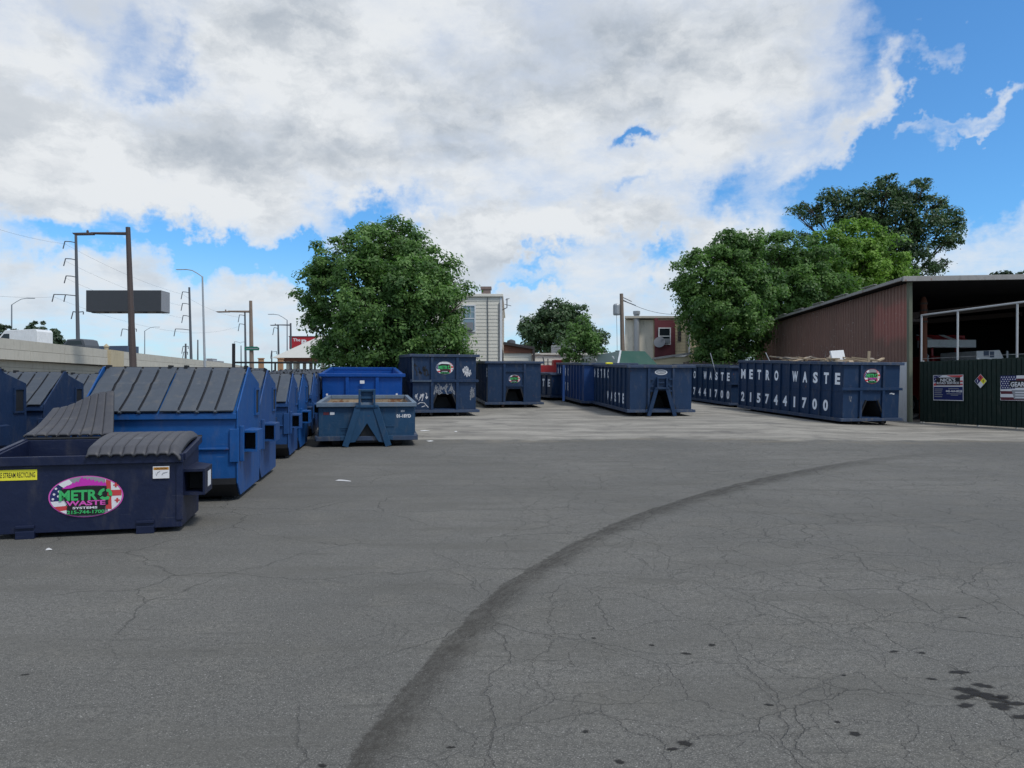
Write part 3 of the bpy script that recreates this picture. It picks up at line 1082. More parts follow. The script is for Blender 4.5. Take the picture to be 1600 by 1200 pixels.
def ribbed(b, y0, y1, z0, z1, x=0.0, step=.30, depth=.045, mi=0):
    n = int((y1 - y0) / step)
    prof = []
    for k in range(n + 1):
        y = y0 + k * step
        prof += [(x, y), (x, y + step * .68), (x - depth, y + step * .76), (x - depth, y + step * .92)]
    prof = [p for p in prof if p[1] <= y1] + [(x, y1)]
    vs = [(p[0], p[1], z) for z in (z0, z1) for p in prof]
    m_ = len(prof)
    b.add(vs, [(k, k + 1, m_ + k + 1, m_ + k) for k in range(m_ - 1)], mi)


b = MB()
ribbed(b, .14, sl, 2.45, H_ - .05)
b.box(.03, .06, .1, sl, 2.45, H_ - .06)
b.build('side_wall', M['shed'], shed, fixn=False)
b = MB()
b.box(-.05, .10, .12, sl, -.2, 2.44)
b.build('lower_wall', M['white'], shed)
b = MB()
b.add([(-.35, -.25, H_), (SW, -.25, H_ + .12), (SW, sl + .3, H_ + .12), (-.35, sl + .3, H_), (-.35, -.25, H_ + .10), (SW, -.25, H_ + .22), (SW, sl + .3, H_ + .22), (-.35, sl + .3, H_ + .10)],
      [(3, 2, 1, 0), (4, 5, 6, 7), (0, 1, 5, 4), (1, 2, 6, 5), (2, 3, 7, 6), (3, 0, 4, 7)])
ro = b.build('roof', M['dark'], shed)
b = MB()
b.bar((-.40, -.32, H_ + .06), (SW, -.32, H_ + .18), .10, .20)
b.bar((-.42, -.26, H_ + .06), (-.42, sl + .35, H_ + .06), .08, .13)
for k in range(7):
    yk = 2 + k * 3.1
    b.bar((-.46, yk, H_ + .17), (-.46, yk + 1.4, H_ + .18), .14, .03)
b.build('fascia', M['roofedge'], ro, bevel=.01)
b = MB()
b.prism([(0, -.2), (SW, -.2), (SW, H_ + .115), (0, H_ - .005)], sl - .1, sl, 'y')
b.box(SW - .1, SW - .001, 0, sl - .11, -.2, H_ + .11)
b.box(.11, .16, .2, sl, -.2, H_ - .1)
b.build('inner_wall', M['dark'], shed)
MB().box(-.06, .08, -.10, .10, -.2, H_ - .02).build('corner_post', M['greensteel'], shed, bevel=.01)
MB().bar((.6, 4.5, 4.55), (10, 4.5, 5.55), .22, .30).build('truss', M['beam'], shed)
MB().bar((.6, 12.5, 4.7), (12, 12.5, 5.55), .22, .25).build('truss', M['beam'], shed)
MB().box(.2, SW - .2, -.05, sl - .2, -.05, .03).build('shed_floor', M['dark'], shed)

lp = thing('log_post', 'red brown log post standing just inside the shed opening', 'post', loc=(18.05, 31.2, 0))
b = MB()
b.tube([(0, 0, -.1), (0, 0, 2.5), (.02, 0, 4.3), (.03, 0, 5.2), (.03, 0, 5.38)], [.17, .16, .15, .14, .08], 12)
b.build('shaft', M['logwood'], lp)
b = MB()
b.bar((-.6, 0, 4.35), (.1, 0, 4.35), .12, .12)
b.build('side_arm', M['beam'], lp)
for z in (4.25, 4.45, 4.75, 5.05):
    MB().tube([(0.02, 0, z), (0.02, 0, z + .07)], .18, 10).build('band', M['beam'], lp)

# ---------------------------------------------------------------- green fence with pipe frame and signs
FX, FY, FDX, FDY = 16.25, 28.3, 1.1, -4.6
fl = math.hypot(FDX, FDY)
fyaw = math.atan2(FDY, FDX)          # local +x runs along the fence towards the camera, face looks to local -y
fence = thing('green_fence', 'dark green slatted fence in front of the open shed', 'fence', loc=(FX, FY, 0), rotz=fyaw)
FL = 13.0
b = MB()
prof = []
k = 0
rf = random.Random(5)
while k * .19 < FL:
    x = k * .19
    o_ = rf.uniform(-.006, .006)
    prof += [(x, o_), (x + .15, o_), (x + .16, .03), (x + .18, .03)]
    k += 1
m_ = len(prof)
tops = [2.43 + rf.uniform(-.012, .012) for _ in range(m_)]
b.add([(p[0], p[1], .05) for p in prof] + [(p[0], p[1], tops[i // 4 * 4]) for i, p in enumerate(prof)], [(i, i + 1, m_ + i + 1, m_ + i) for i in range(m_ - 1)])
b.build('slat_panel', M['fence'], fence, fixn=False)
MB().tube([(0, .06, 2.36), (FL, .06, 2.36)], .03, 8).build('top_rail', M['fence'], fence)
MB().tube([(0, .06, .3), (FL, .06, .3)], .03, 8).build('bottom_rail', M['fence'], fence)
MB().tube([(0, .02, 2.55), (FL, .02, 2.55)], .006, 4).build('top_wire', M['galv'], fence)
for k in range(6):
    MB().tube([(k * 2.5 + .05, .11, -.1), (k * 2.5 + .05, .11, 2.48)], .04, 8).build('post', M['pipe'], fence)

pf = thing('pipe_railing', 'white pipe frame standing along the top of the green fence', 'railing', loc=(FX, FY, 0), rotz=fyaw)
MB().tube([(-.12, .18, 4.30), (4.6, .18, 4.33), (FL, .18, 4.36)], .035, 8).build('rail', M['pipe'], pf)
for xx in (-.10, 1.62, 4.05, 6.6, 9.2):
    MB().tube([(xx - .04, .18, 0), (xx, .18, 4.30)], .035, 8).build('post', M['pipe'], pf)


def fence_t(px):
    u = (px - 800) / 1110
    return (u * FY - FX) / (FDX - u * FDY) * fl


def on_fence(px0, py0, px1, py1):
    """centre and size of a board on the fence between two photo corners"""
    t0, t1 = fence_t(px0), fence_t(px1)
    tm = (t0 + t1) / 2
    yd = FY + FDY * tm / fl
    z = [1.45 + (604 - p) / 1110 * yd for p in (py0, py1)]
    return tm, (z[0] + z[1]) / 2, t1 - t0, z[0] - z[1]


def sign_board(name, label, cat, tm, zc, wd, ht, back='signside'):
    p = Vector((FX, FY, 0)) + Vector((FDX, FDY, 0)).normalized() * tm
    nrm = Vector((FDY, -FDX, 0)).normalized()      # the face looks at the yard (local -y)
    nrm = -nrm if nrm.x > 0 else nrm
    o = thing(name, label, cat, loc=(p.x + nrm.x * .05, p.y + nrm.y * .05, zc), rotz=fyaw)
    MB().box(-wd / 2, wd / 2, 0, .02, -ht / 2, ht / 2).build('board', M[back], o)
    return o


tm, zc, wd, ht = on_fence(1460, 586, 1507, 626)
so = sign_board('business_sign', "blue and maroon sign reading NICK'S ROAD SERVICE on the green fence", 'sign', tm, zc, wd, ht)
dd = Decal()
dd.rect(-.5, .5, -.5, .5, 's_white')
dd.rect(-.485, .485, -.475, .04, 's_blue')
dd.poly([(-.485, .485), (-.485, .22), (-.38, .20), (-.30, .42), (-.18, .485)], 's_navy')
dd.poly([(-.05, .485), (.10, .42), (.40, .40), (.485, .44), (.485, .485)], 's_red', False)
dd.poly([(-.485, .08), (-.485, .16), (-.38, .2), (-.38, .08)], 's_red', False)
dd.poly([(.40, .10), (.485, .10), (.485, .16), (.40, .16)], 's_red', False)
dd.poly([(.40, .22), (.485, .22), (.485, .28), (.40, .28)], 's_red', False)
for sx_, sz_ in ((-.44, .42), (-.41, .33), (-.33, .45), (-.45, .27)):
    dd.poly([(sx_ + .014 * math.cos(i * 1.047), sz_ + .018 * math.sin(i * 1.047)) for i in range(6)], 's_white', sx_ == -.44)
dd.rect(-.40, .40, .09, .40, 'ink')
dd.rect(-.40, .40, .09, .125, 's_maroon')
dd.text("NICK'S", 0, .305, .50, .13, 's_white', .025)
dd.text('ROAD SERVICE', 0, .185, .74, .085, 's_white', .025)
dd.text('445-464-8528', .20, -.13, .54, .085, 's_white', .025)
for k in range(5):
    dd.rect(-.45, -.17 - .02 * (k % 3), -.05 - .075 * k - .014, -.05 - .075 * k + .014, 's_grey', k == 0)
for k, (a_, c_) in enumerate(((.02, .36), (-.04, .44), (.1, .34))):
    dd.rect(a_, c_, (-.035, -.235, -.285)[k] - .012, (-.035, -.235, -.285)[k] + .012, 's_grey', False)
dd.build('sign_face', so, (0, -.003, 0), 0, (wd, ht))

tm, zc, wd, ht = on_fence(1525, 585, 1543, 606)
so = sign_board('hazard_diamond', 'small four colour hazard diamond on the green fence between two signs', 'sign', tm, zc, wd * .1, ht * .1)
dd = Decal()
dd.poly([(0, .53), (-.53, 0), (0, -.53), (.53, 0)], 's_white')
dd.poly([(0, .5), (-.25, .25), (0, 0), (.25, .25)], 's_red')
dd.poly([(-.25, .25), (-.5, 0), (-.25, -.25), (0, 0)], 's_blue', False)
dd.poly([(.25, .25), (0, 0), (.25, -.25), (.5, 0)], 'yellow', False)
dd.poly([(0, 0), (-.25, -.25), (0, -.5), (.25, -.25)], 's_white', False)
dd.text('4', 0, .25, .11, .2, 'ink', .02)
dd.text('1', -.25, 0, .06, .2, 's_white', .02)
dd.text('0', .25, 0, .12, .2, 'ink', .02)
dd.build('sign_face', so, (0, -.003, 0), 0, (wd * 1.02, ht))

tm, zc, wd, ht = on_fence(1565, 587, 1600, 626)
wd2 = wd * 2.6
so = sign_board('banner_sign', 'weathered flag patterned banner reading GEAR at the right edge of the fence', 'sign', tm + (wd2 - wd) / 2, zc, wd2, ht, 's_maroon')
dd = Decal()
dd.rect(-.5, .5, -.5, .5, 's_white')
for k in range(4):
    z0 = .5 - .25 * k
    dd.poly([(-.5, z0 - .12), (.5, z0 - .12), (.5, z0 - .22), (-.49, z0 - .24)], 's_maroon', k == 0)
dd.poly([(-.5, .5), (-.22, .5), (-.24, -.02), (-.49, -.05)], 's_navy')
for i in range(6):
    for j in range(6):
        x_, z_ = -.475 + .043 * i + .02 * (j % 2), .44 - .085 * j
        dd.poly([(x_ + .010 * math.cos(q * 1.047), z_ + .026 * math.sin(q * 1.047)) for q in range(6)], 's_white', i + j == 0)
dd.rect(-.34, .5, .02, .30, 'ink')
dd.text('GEAR', -.20, .15, .24, .19, 's_white', .03)
dd.poly([(-.30, -.08), (.5, -.08), (.5, -.44), (-.26, -.44)], 's_grey')
for k in range(3):
    dd.rect(-.24, .4, -.17 - .1 * k - .02, -.17 - .1 * k + .02, 's_white', k == 0)
dd.build('sign_face', so, (0, -.003, 0), 0, (wd2, ht))


# ---------------------------------------------------------------- vehicles
def wheel_part(parent, x, y, z, r, wdt=.2):
    b = MB().tube([(x - wdt / 2, y, z), (x + wdt / 2, y, z)], r, 16)
    o = b.build('wheel', M['tyre'], parent)
    MB().tube([(x - wdt / 2 - .01, y, z), (x + wdt / 2 + .01, y, z)], r * .55, 12).build('rim', M['galv'], o)


def vehicle(name, label, cat, col, prof, glassprof, Wd, wheels, r, loc, rotz):
    """road vehicle: profile along y (length) and z, its width along x"""
    o = thing(name, label, cat, loc=loc, rotz=rotz)
    MB().prism(prof, -Wd / 2, Wd / 2, 'x').build('body', M[col], o, bevel=.06)
    for s in (-1, 1):
        x = s * (Wd / 2 + .005)
        MB().prism(glassprof, x - .01, x + .01, 'x').build('side_window', M['glass'], o)
        for y in wheels:
            wheel_part(o, s * (Wd / 2 - .08), y, r, r)
    return o


hd = math.atan2(.18, 1)            # the highway runs off to the left
van = vehicle('white_van', 'white van roof showing above the highway wall by the distant trees', 'van', 'white',
              [(0, .35), (0, 2.3), (.2, 2.55), (4.2, 2.5), (5.2, 1.5), (6.0, 1.2), (6.0, .35)], [(3.6, 1.5), (3.6, 2.1), (4.3, 2.1), (4.9, 1.5)], 2.0, (1.1, 4.9), .36, (0, 0, 0), 0)
van.rotation_euler.z = R(78)
van.location = (-50.6, 77, 5.05)
suv = vehicle('dark_suv', 'dark car roof showing above the highway wall right of the white van', 'car', 'darkpole',
              [(0, .35), (0, 1.1), (.3, 1.75), (1.0, 1.9), (3.0, 1.86), (3.8, 1.2), (4.7, 1.05), (4.7, .35)], [(.5, 1.2), (.75, 1.65), (2.9, 1.65), (3.4, 1.2)], 1.9, (.9, 3.8), .36, (0, 0, 0), 0)
suv.rotation_euler.z = R(70)
suv.location = (-50.8, 86.0, 5.30)
trl = thing('box_trailer', 'dark blue grey trailer top above the highway wall behind the brown pole', 'trailer', loc=(-55.6, 100, 4.55), rotz=R(80))
MB().box(-1.2, 1.2, -2.5, 5, .9, 2.55).build('cargo_box', M['trailer'], trl, bevel=.03)
for s in (-1, 1):
    wheel_part(trl, s * 1.0, -.5, .48, .48, .3)
    wheel_part(trl, s * 1.0, 3.6, .48, .48, .3)

# red tow truck under the shed roof
tk = thing('tow_truck', 'red truck with a red and white striped board inside the shed', 'truck', loc=(21.9, 35.6, .0), rotz=R(4))
b = MB()
b.box(-.60, 1.0, .4, 2.4, .7, 3.0)
b.prism([(-.95, .7), (-.95, 1.6), (.4, 1.9), (.4, .7)], -.6, 1.0, 'x')
b.build('cab', M['redpaint'], tk, bevel=.08)
b = MB()
b.box(-.45, .15, .36, .42, 2.05, 2.75)
b.box(.25, .85, .36, .42, 2.05, 2.75)
b.build('windscreen', M['glass'], tk)
b = MB()
b.box(-1.05, 1.5, .1, .9, 3.42, 3.80, 0)
for k in range(4):
    x = -1.0 + k * .60
    b.add([(x - .05, .08, 3.80), (x + .27, .08, 3.80), (x - .02, .60, 4.08), (x - .34, .60, 4.08)], [(0, 1, 2, 3)], k % 2)
b.box(-1.2, 1.3, .62, .8, 3.80, 4.05, 1)
b.build('striped_board', [M['white'], M['redpaint']], tk)
MB().box(-.5, -.4, .6, .7, 3.0, 3.42).build('board_bracket', M['redpaint'], tk)
MB().box(.8, .9, .6, .7, 3.0, 3.42).build('board_bracket', M['redpaint'], tk)
b = MB()
b.tube([(-.9, .3, 1.8), (-.9, .3, 3.0), (-1.1, .25, 3.15)], .06, 8)
b.build('exhaust_stack', M['galv'], tk)
b = MB()
b.box(.30, .62, .0, .14, 2.35, 3.0)
b.build('mirror', M['white'], tk)
for x in (-.5, .9):
    wheel_part(tk, x, -.3, .5, .5, .3)
    wheel_part(tk, x, 2.0, .5, .5, .3)
wt = thing('white_truck', 'white truck body with pale side panel parked right of the red truck', 'truck', loc=(22.15, 33.0, 0), rotz=R(4))
b = MB()
b.add([(-.6, 0, .8), (.75, 0, .8), (.75, 0, 2.75), (.55, 0, 3.15), (-.6, 0, 3.1), (-.6, 2.5, .8), (.75, 2.5, .8), (.75, 2.5, 2.75), (.55, 2.5, 3.15), (-.6, 2.5, 3.1)],
      [(0, 1, 2, 3, 4), (9, 8, 7, 6, 5), (0, 5, 6, 1), (1, 6, 7, 2), (2, 7, 8, 3), (3, 8, 9, 4), (4, 9, 5, 0)])
b.build('body', M['white'], wt, bevel=.03)
b = MB()
b.box(-.25, .0, -.02, .0, 2.85, 3.1)
b.box(.05, .25, -.02, .0, 2.8, 3.08)
b.build('marking', M['trailer'], wt)
for x in (-.5, .6):
    wheel_part(wt, x, .5, .45, .45, .25)
    wheel_part(wt, x, 2.0, .45, .45, .25)
gt = thing('green_tank', 'dull green cabinet with a sloping top beside the white truck body', 'cabinet', loc=(23.35, 33.0, 0), rotz=R(4))
b = MB()
b.prism([(-.35, 0), (-.35, 3.0), (.35, 3.0), (.85, 2.75), (1.0, 2.4), (1.0, 0)], 0, 1.5, 'y')
b.build('body', M['fence'], gt, bevel=.02)
b = MB()
b.box(-.42, -.34, -.04, 0, .2, 3.1)
b.build('post', M['galv'], gt)


# ---------------------------------------------------------------- highway wall, left
hw = thing('highway_wall', 'long tan concrete highway wall with a parapet along the left background', 'wall')


def hpt(y, off=0.0):
    """point on the wall line at depth y, moved away from the yard by off"""
    return Vector((-43.2 - .18 * (y - 60) - off * .984, y - off * .177, 0))


def htop(y):
    return 5.56 + .0082 * (y - 60) if y < 150 else 6.30 - .012 * (y - 150)


def slab(b, y0, y1, zt0, zt1, hgt, off, thick, mi=0):
    a, c = hpt(y0, off), hpt(y1, off)
    a2, c2 = hpt(y0, off + thick), hpt(y1, off + thick)
    vs = []
    for p, zt in ((a, zt0), (c, zt1), (c2, zt1), (a2, zt0)):
        vs += [(p.x, p.y, zt - hgt), (p.x, p.y, zt)]
    b.add(vs, [(0, 2, 3, 1), (2, 4, 5, 3), (4, 6, 7, 5), (6, 0, 1, 7), (1, 3, 5, 7), (0, 6, 4, 2)], mi)


up_, lo_, wl = MB(), MB(), MB()
ys_ = list(range(30, 300, 7))
for y0 in ys_:
    y1 = y0 + 6.96
    slab(up_, y0, y1, htop(y0), htop(y1), .90, 0, .30)
    slab(lo_, y0, y1, htop(y0) - .93, htop(y1) - .93, .87, -.04, .5)
for k in range(9):
    z_ = htop(60) - 1.80 - .62 * k
    for y0 in range(30, 300, 30):
        slab(wl, y0, y0 + 30, z_, z_ + .0 * y0, .60, .55 + .0, .5)
up_.build('parapet', M['concrete'], hw)
lo_.build('fascia_beam', M['concrete'], hw)
wl.build('retaining_wall', M['concrete_dark'], hw)
for y0 in (83.2, 200):
    b = MB()
    slab(b, y0, y0 + 4.2, htop(y0) + .02, htop(y0) + .02, 5.6, -.35, 1.0)
    b.build('pilaster', M['pilaster'], hw)
b = MB()
for y0 in (83.4,):
    p = hpt(y0, .2)
    b.lathe([(.22, 0), (.24, .3), (.30, .32), (.30, .42), (.12, .62), (.02, .72)], 12, (p.x, p.y, htop(y0)))
b.build('finial', M['pilaster'], hw)
dk = MB()
for y0 in range(30, 300, 30):
    slab(dk, y0, y0 + 30, htop(y0) - .8, htop(y0 + 30) - .8, .3, .32, 22)
tag(dk.build('highway_road', M['concrete_dark']), 'raised highway carriageway behind the wall', kind='structure')
for x0, x1, dh in ((322, 332, 1.5), (334, 342, 1.0)):
    y0 = 190
    p = ((x0 + x1) / 2 - 800) / 1110 * y0
    o = thing('roof_unit', 'pale boxy roof unit seen beyond the highway, ' + ('taller one' if dh > 1.2 else 'smaller one'), 'roof unit', 'roof units beyond the highway', loc=(p, y0, 0))
    b = MB()
    b.box(-.8, .8, 0, 3, 0, 6.9 + dh * 1.3)
    b.build('housing', M['signside'], o)
    MB().box(-.86, .86, -.06, 3.06, 6.9 + dh * 1.3, 7.05 + dh * 1.3).build('cap', M['white'], o)


# ================================================================== POLES AND LAMPS
def at(px, y):
    return (px - 800) / 1110 * y


def zz(py, y):
    return 1.45 + (604 - py) / 1110 * y


def lamp(name, label, cat, y, px_base, px_top, py_top, px_arm, py_arm, rad, mat, curved=False, group=None, zbase=None, head=.9):
    """street lamp: mast, arm and luminaire"""
    xb, xt = at(px_base, y), at(px_top, y)
    zb = gz(xb, y) - .1 if zbase is None else zbase
    zt = zz(py_top, y)
    o = thing(name, label, cat, group, loc=(xb, y, zb))
    dx_ = xt - xb
    h = zt - zb
    MB().tube([(0, 0, 0), (dx_ * .5, 0, h * .5), (dx_, 0, h)], [rad * 1.25, rad, rad * .75], 10).build('mast', M[mat], o)
    xa, za = at(px_arm, y) - xb, zz(py_arm, y) - zb
    s = 1 if xa > dx_ else -1
    if curved:
        pts = [(dx_, 0, h - .05), (dx_ + (xa - dx_) * .3, -.05, h + (za - h) * .45), (dx_ + (xa - dx_) * .6, -.1, h + (za - h) * .85), (xa, -.15, za)]
        MB().tube(pts, rad * .42, 8).build('arm', M[mat], o)
    else:
        pts = [(dx_, 0, za), (xa, 0, za + .02)]
        MB().tube(pts, [rad * .55, rad * .42], 8).build('arm', M[mat], o)
    b = MB()
    hl = head
    b.add([(xa - s * hl * .15, -.12, za + .05), (xa + s * hl, -.16, za + .02), (xa + s * hl, .16, za + .02), (xa - s * hl * .15, .12, za + .05),
           (xa - s * hl * .15, -.12, za - .07), (xa + s * hl * .9, -.14, za - .08), (xa + s * hl * .9, .14, za - .08), (xa - s * hl * .15, .12, za - .07)],
          [(0, 1, 2, 3), (7, 6, 5, 4), (0, 4, 5, 1), (1, 5, 6, 2), (2, 6, 7, 3), (3, 7, 4, 0)])
    if not curved:
        b.lathe([(.06, 0), (.07, .10), (.02, .16)], 8, (xa + s * hl * .2, 0, za + .04))
    b.build('luminaire', M[mat], o, bevel=.02)
    return o


lamp('street_lamp', 'tall brown leaning pole with a long horizontal lamp arm at the left', 'street lamp', 38, 210, 199.5, 355, 142, 365, .155, 'rustpole', head=.95)
lamp('street_lamp', 'light grey curved arm highway lamp right of the dark sign board', 'street lamp', 112, 321, 316, 432, 290, 421, .17, 'galv', True, zbase=1, head=1.6)
lamp('street_lamp', 'thin curved arm lamp far left above the white van', 'street lamp', 130, 18, 18, 476, 44, 466, .13, 'farpole', True, zbase=1, head=1.2)
lamp('street_lamp', 'faint far curved arm lamp right of the dark sign pole', 'street lamp', 230, 226, 226, 517, 242, 511, .16, 'farpole', True, zbase=1, head=1.6)
lamp('street_lamp', 'brown timber pole carrying a green street sign and a long lamp arm', 'street lamp', 62, 394, 391.5, 470, 356, 487, .18, 'wood', head=1.0)
lamp('street_lamp', 'dark pole with a short lamp arm above the red sign', 'street lamp', 90, 455, 454, 505, 432, 508, .15, 'darkpole', head=.8)
lamp('street_lamp', 'faint curved arm lamp just behind the short arm lamp over the red sign', 'street lamp', 150, 449, 448.5, 500, 427, 491, .14, 'farpole', True, zbase=1, head=1.2)
nm = thing('street_name_sign', 'green street name blade across the brown timber pole', 'sign', loc=(at(393.5, 61.75), 61.75, zz(544.5, 61.75)))
b = MB()
b.prism([(-.66, -.07), (-.60, -.17), (.60, -.17), (.64, -.07), (.64, .05), (.45, .16), (-.5, .16), (-.66, .06)], 0, .03, 'y')
b.build('blade', M['streetgreen'], nm)
MB().box(-.50, .52, -.006, -.002, -.05, .03).build('lettering_strip', M['signside'], nm)
MB().box(-.08, .08, .03, .12, -.2, .2).build('bracket', M['darkpole'], nm)


def monopole(label, y, px_base, px_top, py_top, arms, rad, mat, group='transmission poles'):
    """tall steel power pole: bracket arms with hanging insulators"""
    xb, xt = at(px_base, y), at(px_top, y)
    zb, zt = .5, zz(py_top, y)
    o = thing('power_pole', label, 'power pole', group, loc=(xb, y, zb))
    h = zt - zb
    MB().tube([(0, 0, 0), (xt - xb, 0, h)], [rad * 1.3, rad * .75], 10).build('mast', M[mat], o)
    for py, l_px, r_px in arms:
        z = zz(py, y) - zb
        xm = (xt - xb) * z / h
        b = MB()
        if l_px:
            xl = at(l_px, y) - xb
            b.tube([(xm, 0, z - .25), (xm + (xl - xm) * .5, 0, z - .05), (xl, 0, z)], rad * .3, 6)
            b.tube([(xl, 0, z), (xl - rad * 1.2, 0, z - y * .0105)], rad * .35, 6)
            if abs(xl - xm) > y * .022:
                b.tube([(xl * .5 + xm * .5, 0, z - .05), (xl * .5 + xm * .5 - rad, 0, z - y * .0105)], rad * .35, 6)
        if r_px:
            xr = at(r_px, y) - xb
            b.tube([(xm, 0, z - .1), (xr, 0, z)], rad * .3, 6)
            b.tube([(xr, 0, z), (xr, 0, z - y * .004)], rad * .35, 6)
        b.build('crossarm', M[mat], o)
    return o


monopole('tall dark power pole with five left hand bracket arms beside the brown lamp pole', 120, 123.5, 118, 365, [(377, 101, 0), (404, 102, 0), (431, 103, 0), (460, 84, 0), (487, 114, 130)], .27, 'darkpole')
monopole('dark power pole with left hand arms just left of the curved highway lamp', 150, 300, 295.5, 449, [(456, 285, 0), (474, 285, 0), (493, 286, 0), (514, 274, 0)], .26, 'darkpole')
monopole('slim dark power pole directly left of the brown timber pole', 160, 384.5, 382.5, 487, [(492, 374, 0), (506, 374, 0)], .24, 'darkpole')
monopole('dark power pole under the short lamp arm left of the red sign', 150, 436, 434.5, 507, [(512, 428, 0)], .22, 'darkpole')
monopole('short dark power pole stub between the sign board and the curved lamp', 140, 290, 290, 537, [(541, 286, 294), (550, 287, 293)], .22, 'darkpole')
monopole('short plain pole next to the curved highway lamp', 150, 309, 309, 531, [], .16, 'darkpole')
monopole('short pole partly behind the brown lamp pole below the sign board', 130, 202, 201.5, 510, [(514, 191, 213)], .22, 'darkpole')
monopole('thin plain pole left of the brown timber pole', 120, 377, 376.5, 540, [(534, 366, 384)], .10, 'darkpole')
monopole('thin plain pole below the short lamp arm', 90, 424.5, 424.5, 548, [(549, 424, 432)], .10, 'darkpole')

for k, (pa, pc) in enumerate((((101, 381, 120), (285, 460, 150)), ((102, 408, 120), (285, 478, 150)), ((103, 435, 120), (286, 497, 150)), ((84, 464, 120), (274, 518, 150)),
                              ((285, 460, 150), (374, 496, 160)), ((274, 518, 150), (374, 510, 160)), ((101, 381, 120), (-160, 300, 70)), ((84, 464, 120), (-220, 430, 70)))):
    wire('power_line', (at(pa[0], pa[2]), pa[2], zz(pa[1], pa[2])), (at(pc[0], pc[2]), pc[2], zz(pc[1], pc[2])), .8,
         'thin power line ' + ('from the tall left pole to the next pole, highest strand', 'from the tall left pole to the next pole, second strand', 'from the tall left pole to the next pole, third strand', 'from the tall left pole to the next pole, lowest strand',
                               'upper strand between the middle pole and the slim pole', 'lower strand between the middle pole and the slim pole', 'upper strand leaving the frame from the tall left pole', 'lower strand leaving the frame from the tall left pole')[k], .012)

# big blank sign board seen from behind
sb = thing('sign_board', 'large blank dark grey roadside sign cabinet seen from behind', 'sign board', loc=(at(193, 72), 72, 0))
x0, x1 = at(134, 72) - at(193, 72), at(251, 72) - at(193, 72)
z0, z1 = zz(487, 72), zz(453.5, 72)
b = MB()
b.box(x0, x1, 0, 1.9, z0, z1)
b.build('cabinet', [M['signback']], sb, bevel=.03)
MB().box(x1 + .003, x1 + .03, .06, 1.84, z0 + .06, z1 - .06).build('end_panel', M['signside'], sb)
b = MB()
for k in range(6):
    xk = x0 + .5 + k * (x1 - x0 - 1) / 5
    b.box(xk - .12, xk + .12, .3, .7, z0 - .10, z0)
b.build('floodlight', M['signback'], sb)
px_ = at(206.5, 72.6) - at(193, 72)
MB().tube([(px_, .6, 0), (px_, .6, z0)], .22, 12).build('post', M['rustpole'], sb)

# pipe barrier behind the bins
pb = thing('pipe_barrier', 'dark horizontal pipe barrier with an upright at its left end', 'barrier')
yb = 42
MB().tube([(at(366, yb), yb, zz(566.5, yb)), (at(500, yb), yb, zz(567, yb))], .055, 8).build('rail', M['black_steel'], pb)
MB().tube([(at(365, yb), yb, .6), (at(365, yb), yb, zz(537, yb))], .10, 8).build('upright', M['black_steel'], pb)
for px in (430, 492):
    MB().tube([(at(px, yb), yb, .6), (at(px, yb), yb, zz(567, yb))], .06, 8).build('post', M['black_steel'], pb)
for px, lb in ((408, 'short square orange timber post left of the pale canopy'), (438.5, 'short square orange timber post under the canopy eave')):
    o = thing('timber_post', lb, 'post', 'orange timber posts', loc=(at(px, 46), 46, .8))
    MB().box(-.16, .16, -.1, .1, 0, zz(561, 46) - .8).build('shaft', M['orange'], o, bevel=.02)
    MB().box(-.19, .19, -.13, .13, zz(561, 46) - .8, zz(561, 46) - .74).build('cap', M['orange'], o)

# pale hip-roofed canopy and red sign on its far side
gs = thing('forecourt_canopy', 'pale hip roofed forecourt canopy behind the round tree', 'canopy', loc=(0, 80, 0))
e0, e1 = at(424, 80), at(548, 80)
ze, za_ = zz(559, 80), zz(522, 80)
xm = (e0 + e1) / 2
b = MB()
b.add([(e0, 0, ze), (e1, 0, ze), (e1, 9, ze), (e0, 9, ze), (xm - .4, 4.5, za_), (xm + .4, 4.5, za_)], [(0, 1, 5, 4), (1, 2, 5), (2, 3, 4, 5), (3, 0, 4), (3, 2, 1, 0)])
b.build('roof', M['canopy'], gs)
b = MB()
b.box(e0 + .6, e1 - .6, .6, 8.4, ze - .35, ze - .02)
b.build('soffit', M['brick'], gs)
for px in (434, 445, 456, 500, 530):
    for yy in (1.2, 7.6):
        MB().box(at(px, 80) - .17, at(px, 80) + .17, yy - .17, yy + .17, .5, ze - .3).build('post', M['concrete'], gs)
MB().box(e0 + 2, e1 - 2, 2.5, 6.5, .6, 1.7).build('counter', M['signside'], gs)
rsn = thing('shop_sign', 'red shop sign with white script lettering rising behind the pale canopy', 'sign', loc=(at(480, 92), 92, 0))
xs0, xs1 = at(452, 92) - at(480, 92), at(520, 92) - at(480, 92)
zs0, zs1 = zz(545, 92), zz(526.5, 92)
MB().box(xs0, xs1, 0, .4, zs0, zs1).build('panel', M['redsign'], rsn)
MB().box(xs0 - .08, xs1 + .08, -.05, .45, zs1, zs1 + .10).build('frame', M['s_maroon'], rsn)
for xx in (xs0 + .6, xs1 - .6):
    MB().box(xx - .15, xx + .15, .45, .7, 0, zs1).build('post', M['darkpole'], rsn)
dd = Decal()
dd.text('The', xs0 + .95, zs1 - .38, .95, .40, 's_white', .02)
dd.text('Bu', xs0 + 2.25, zs1 - .72, 1.35, .75, 's_white', .035)
dd.build('lettering', rsn, (0, -.01, 0))


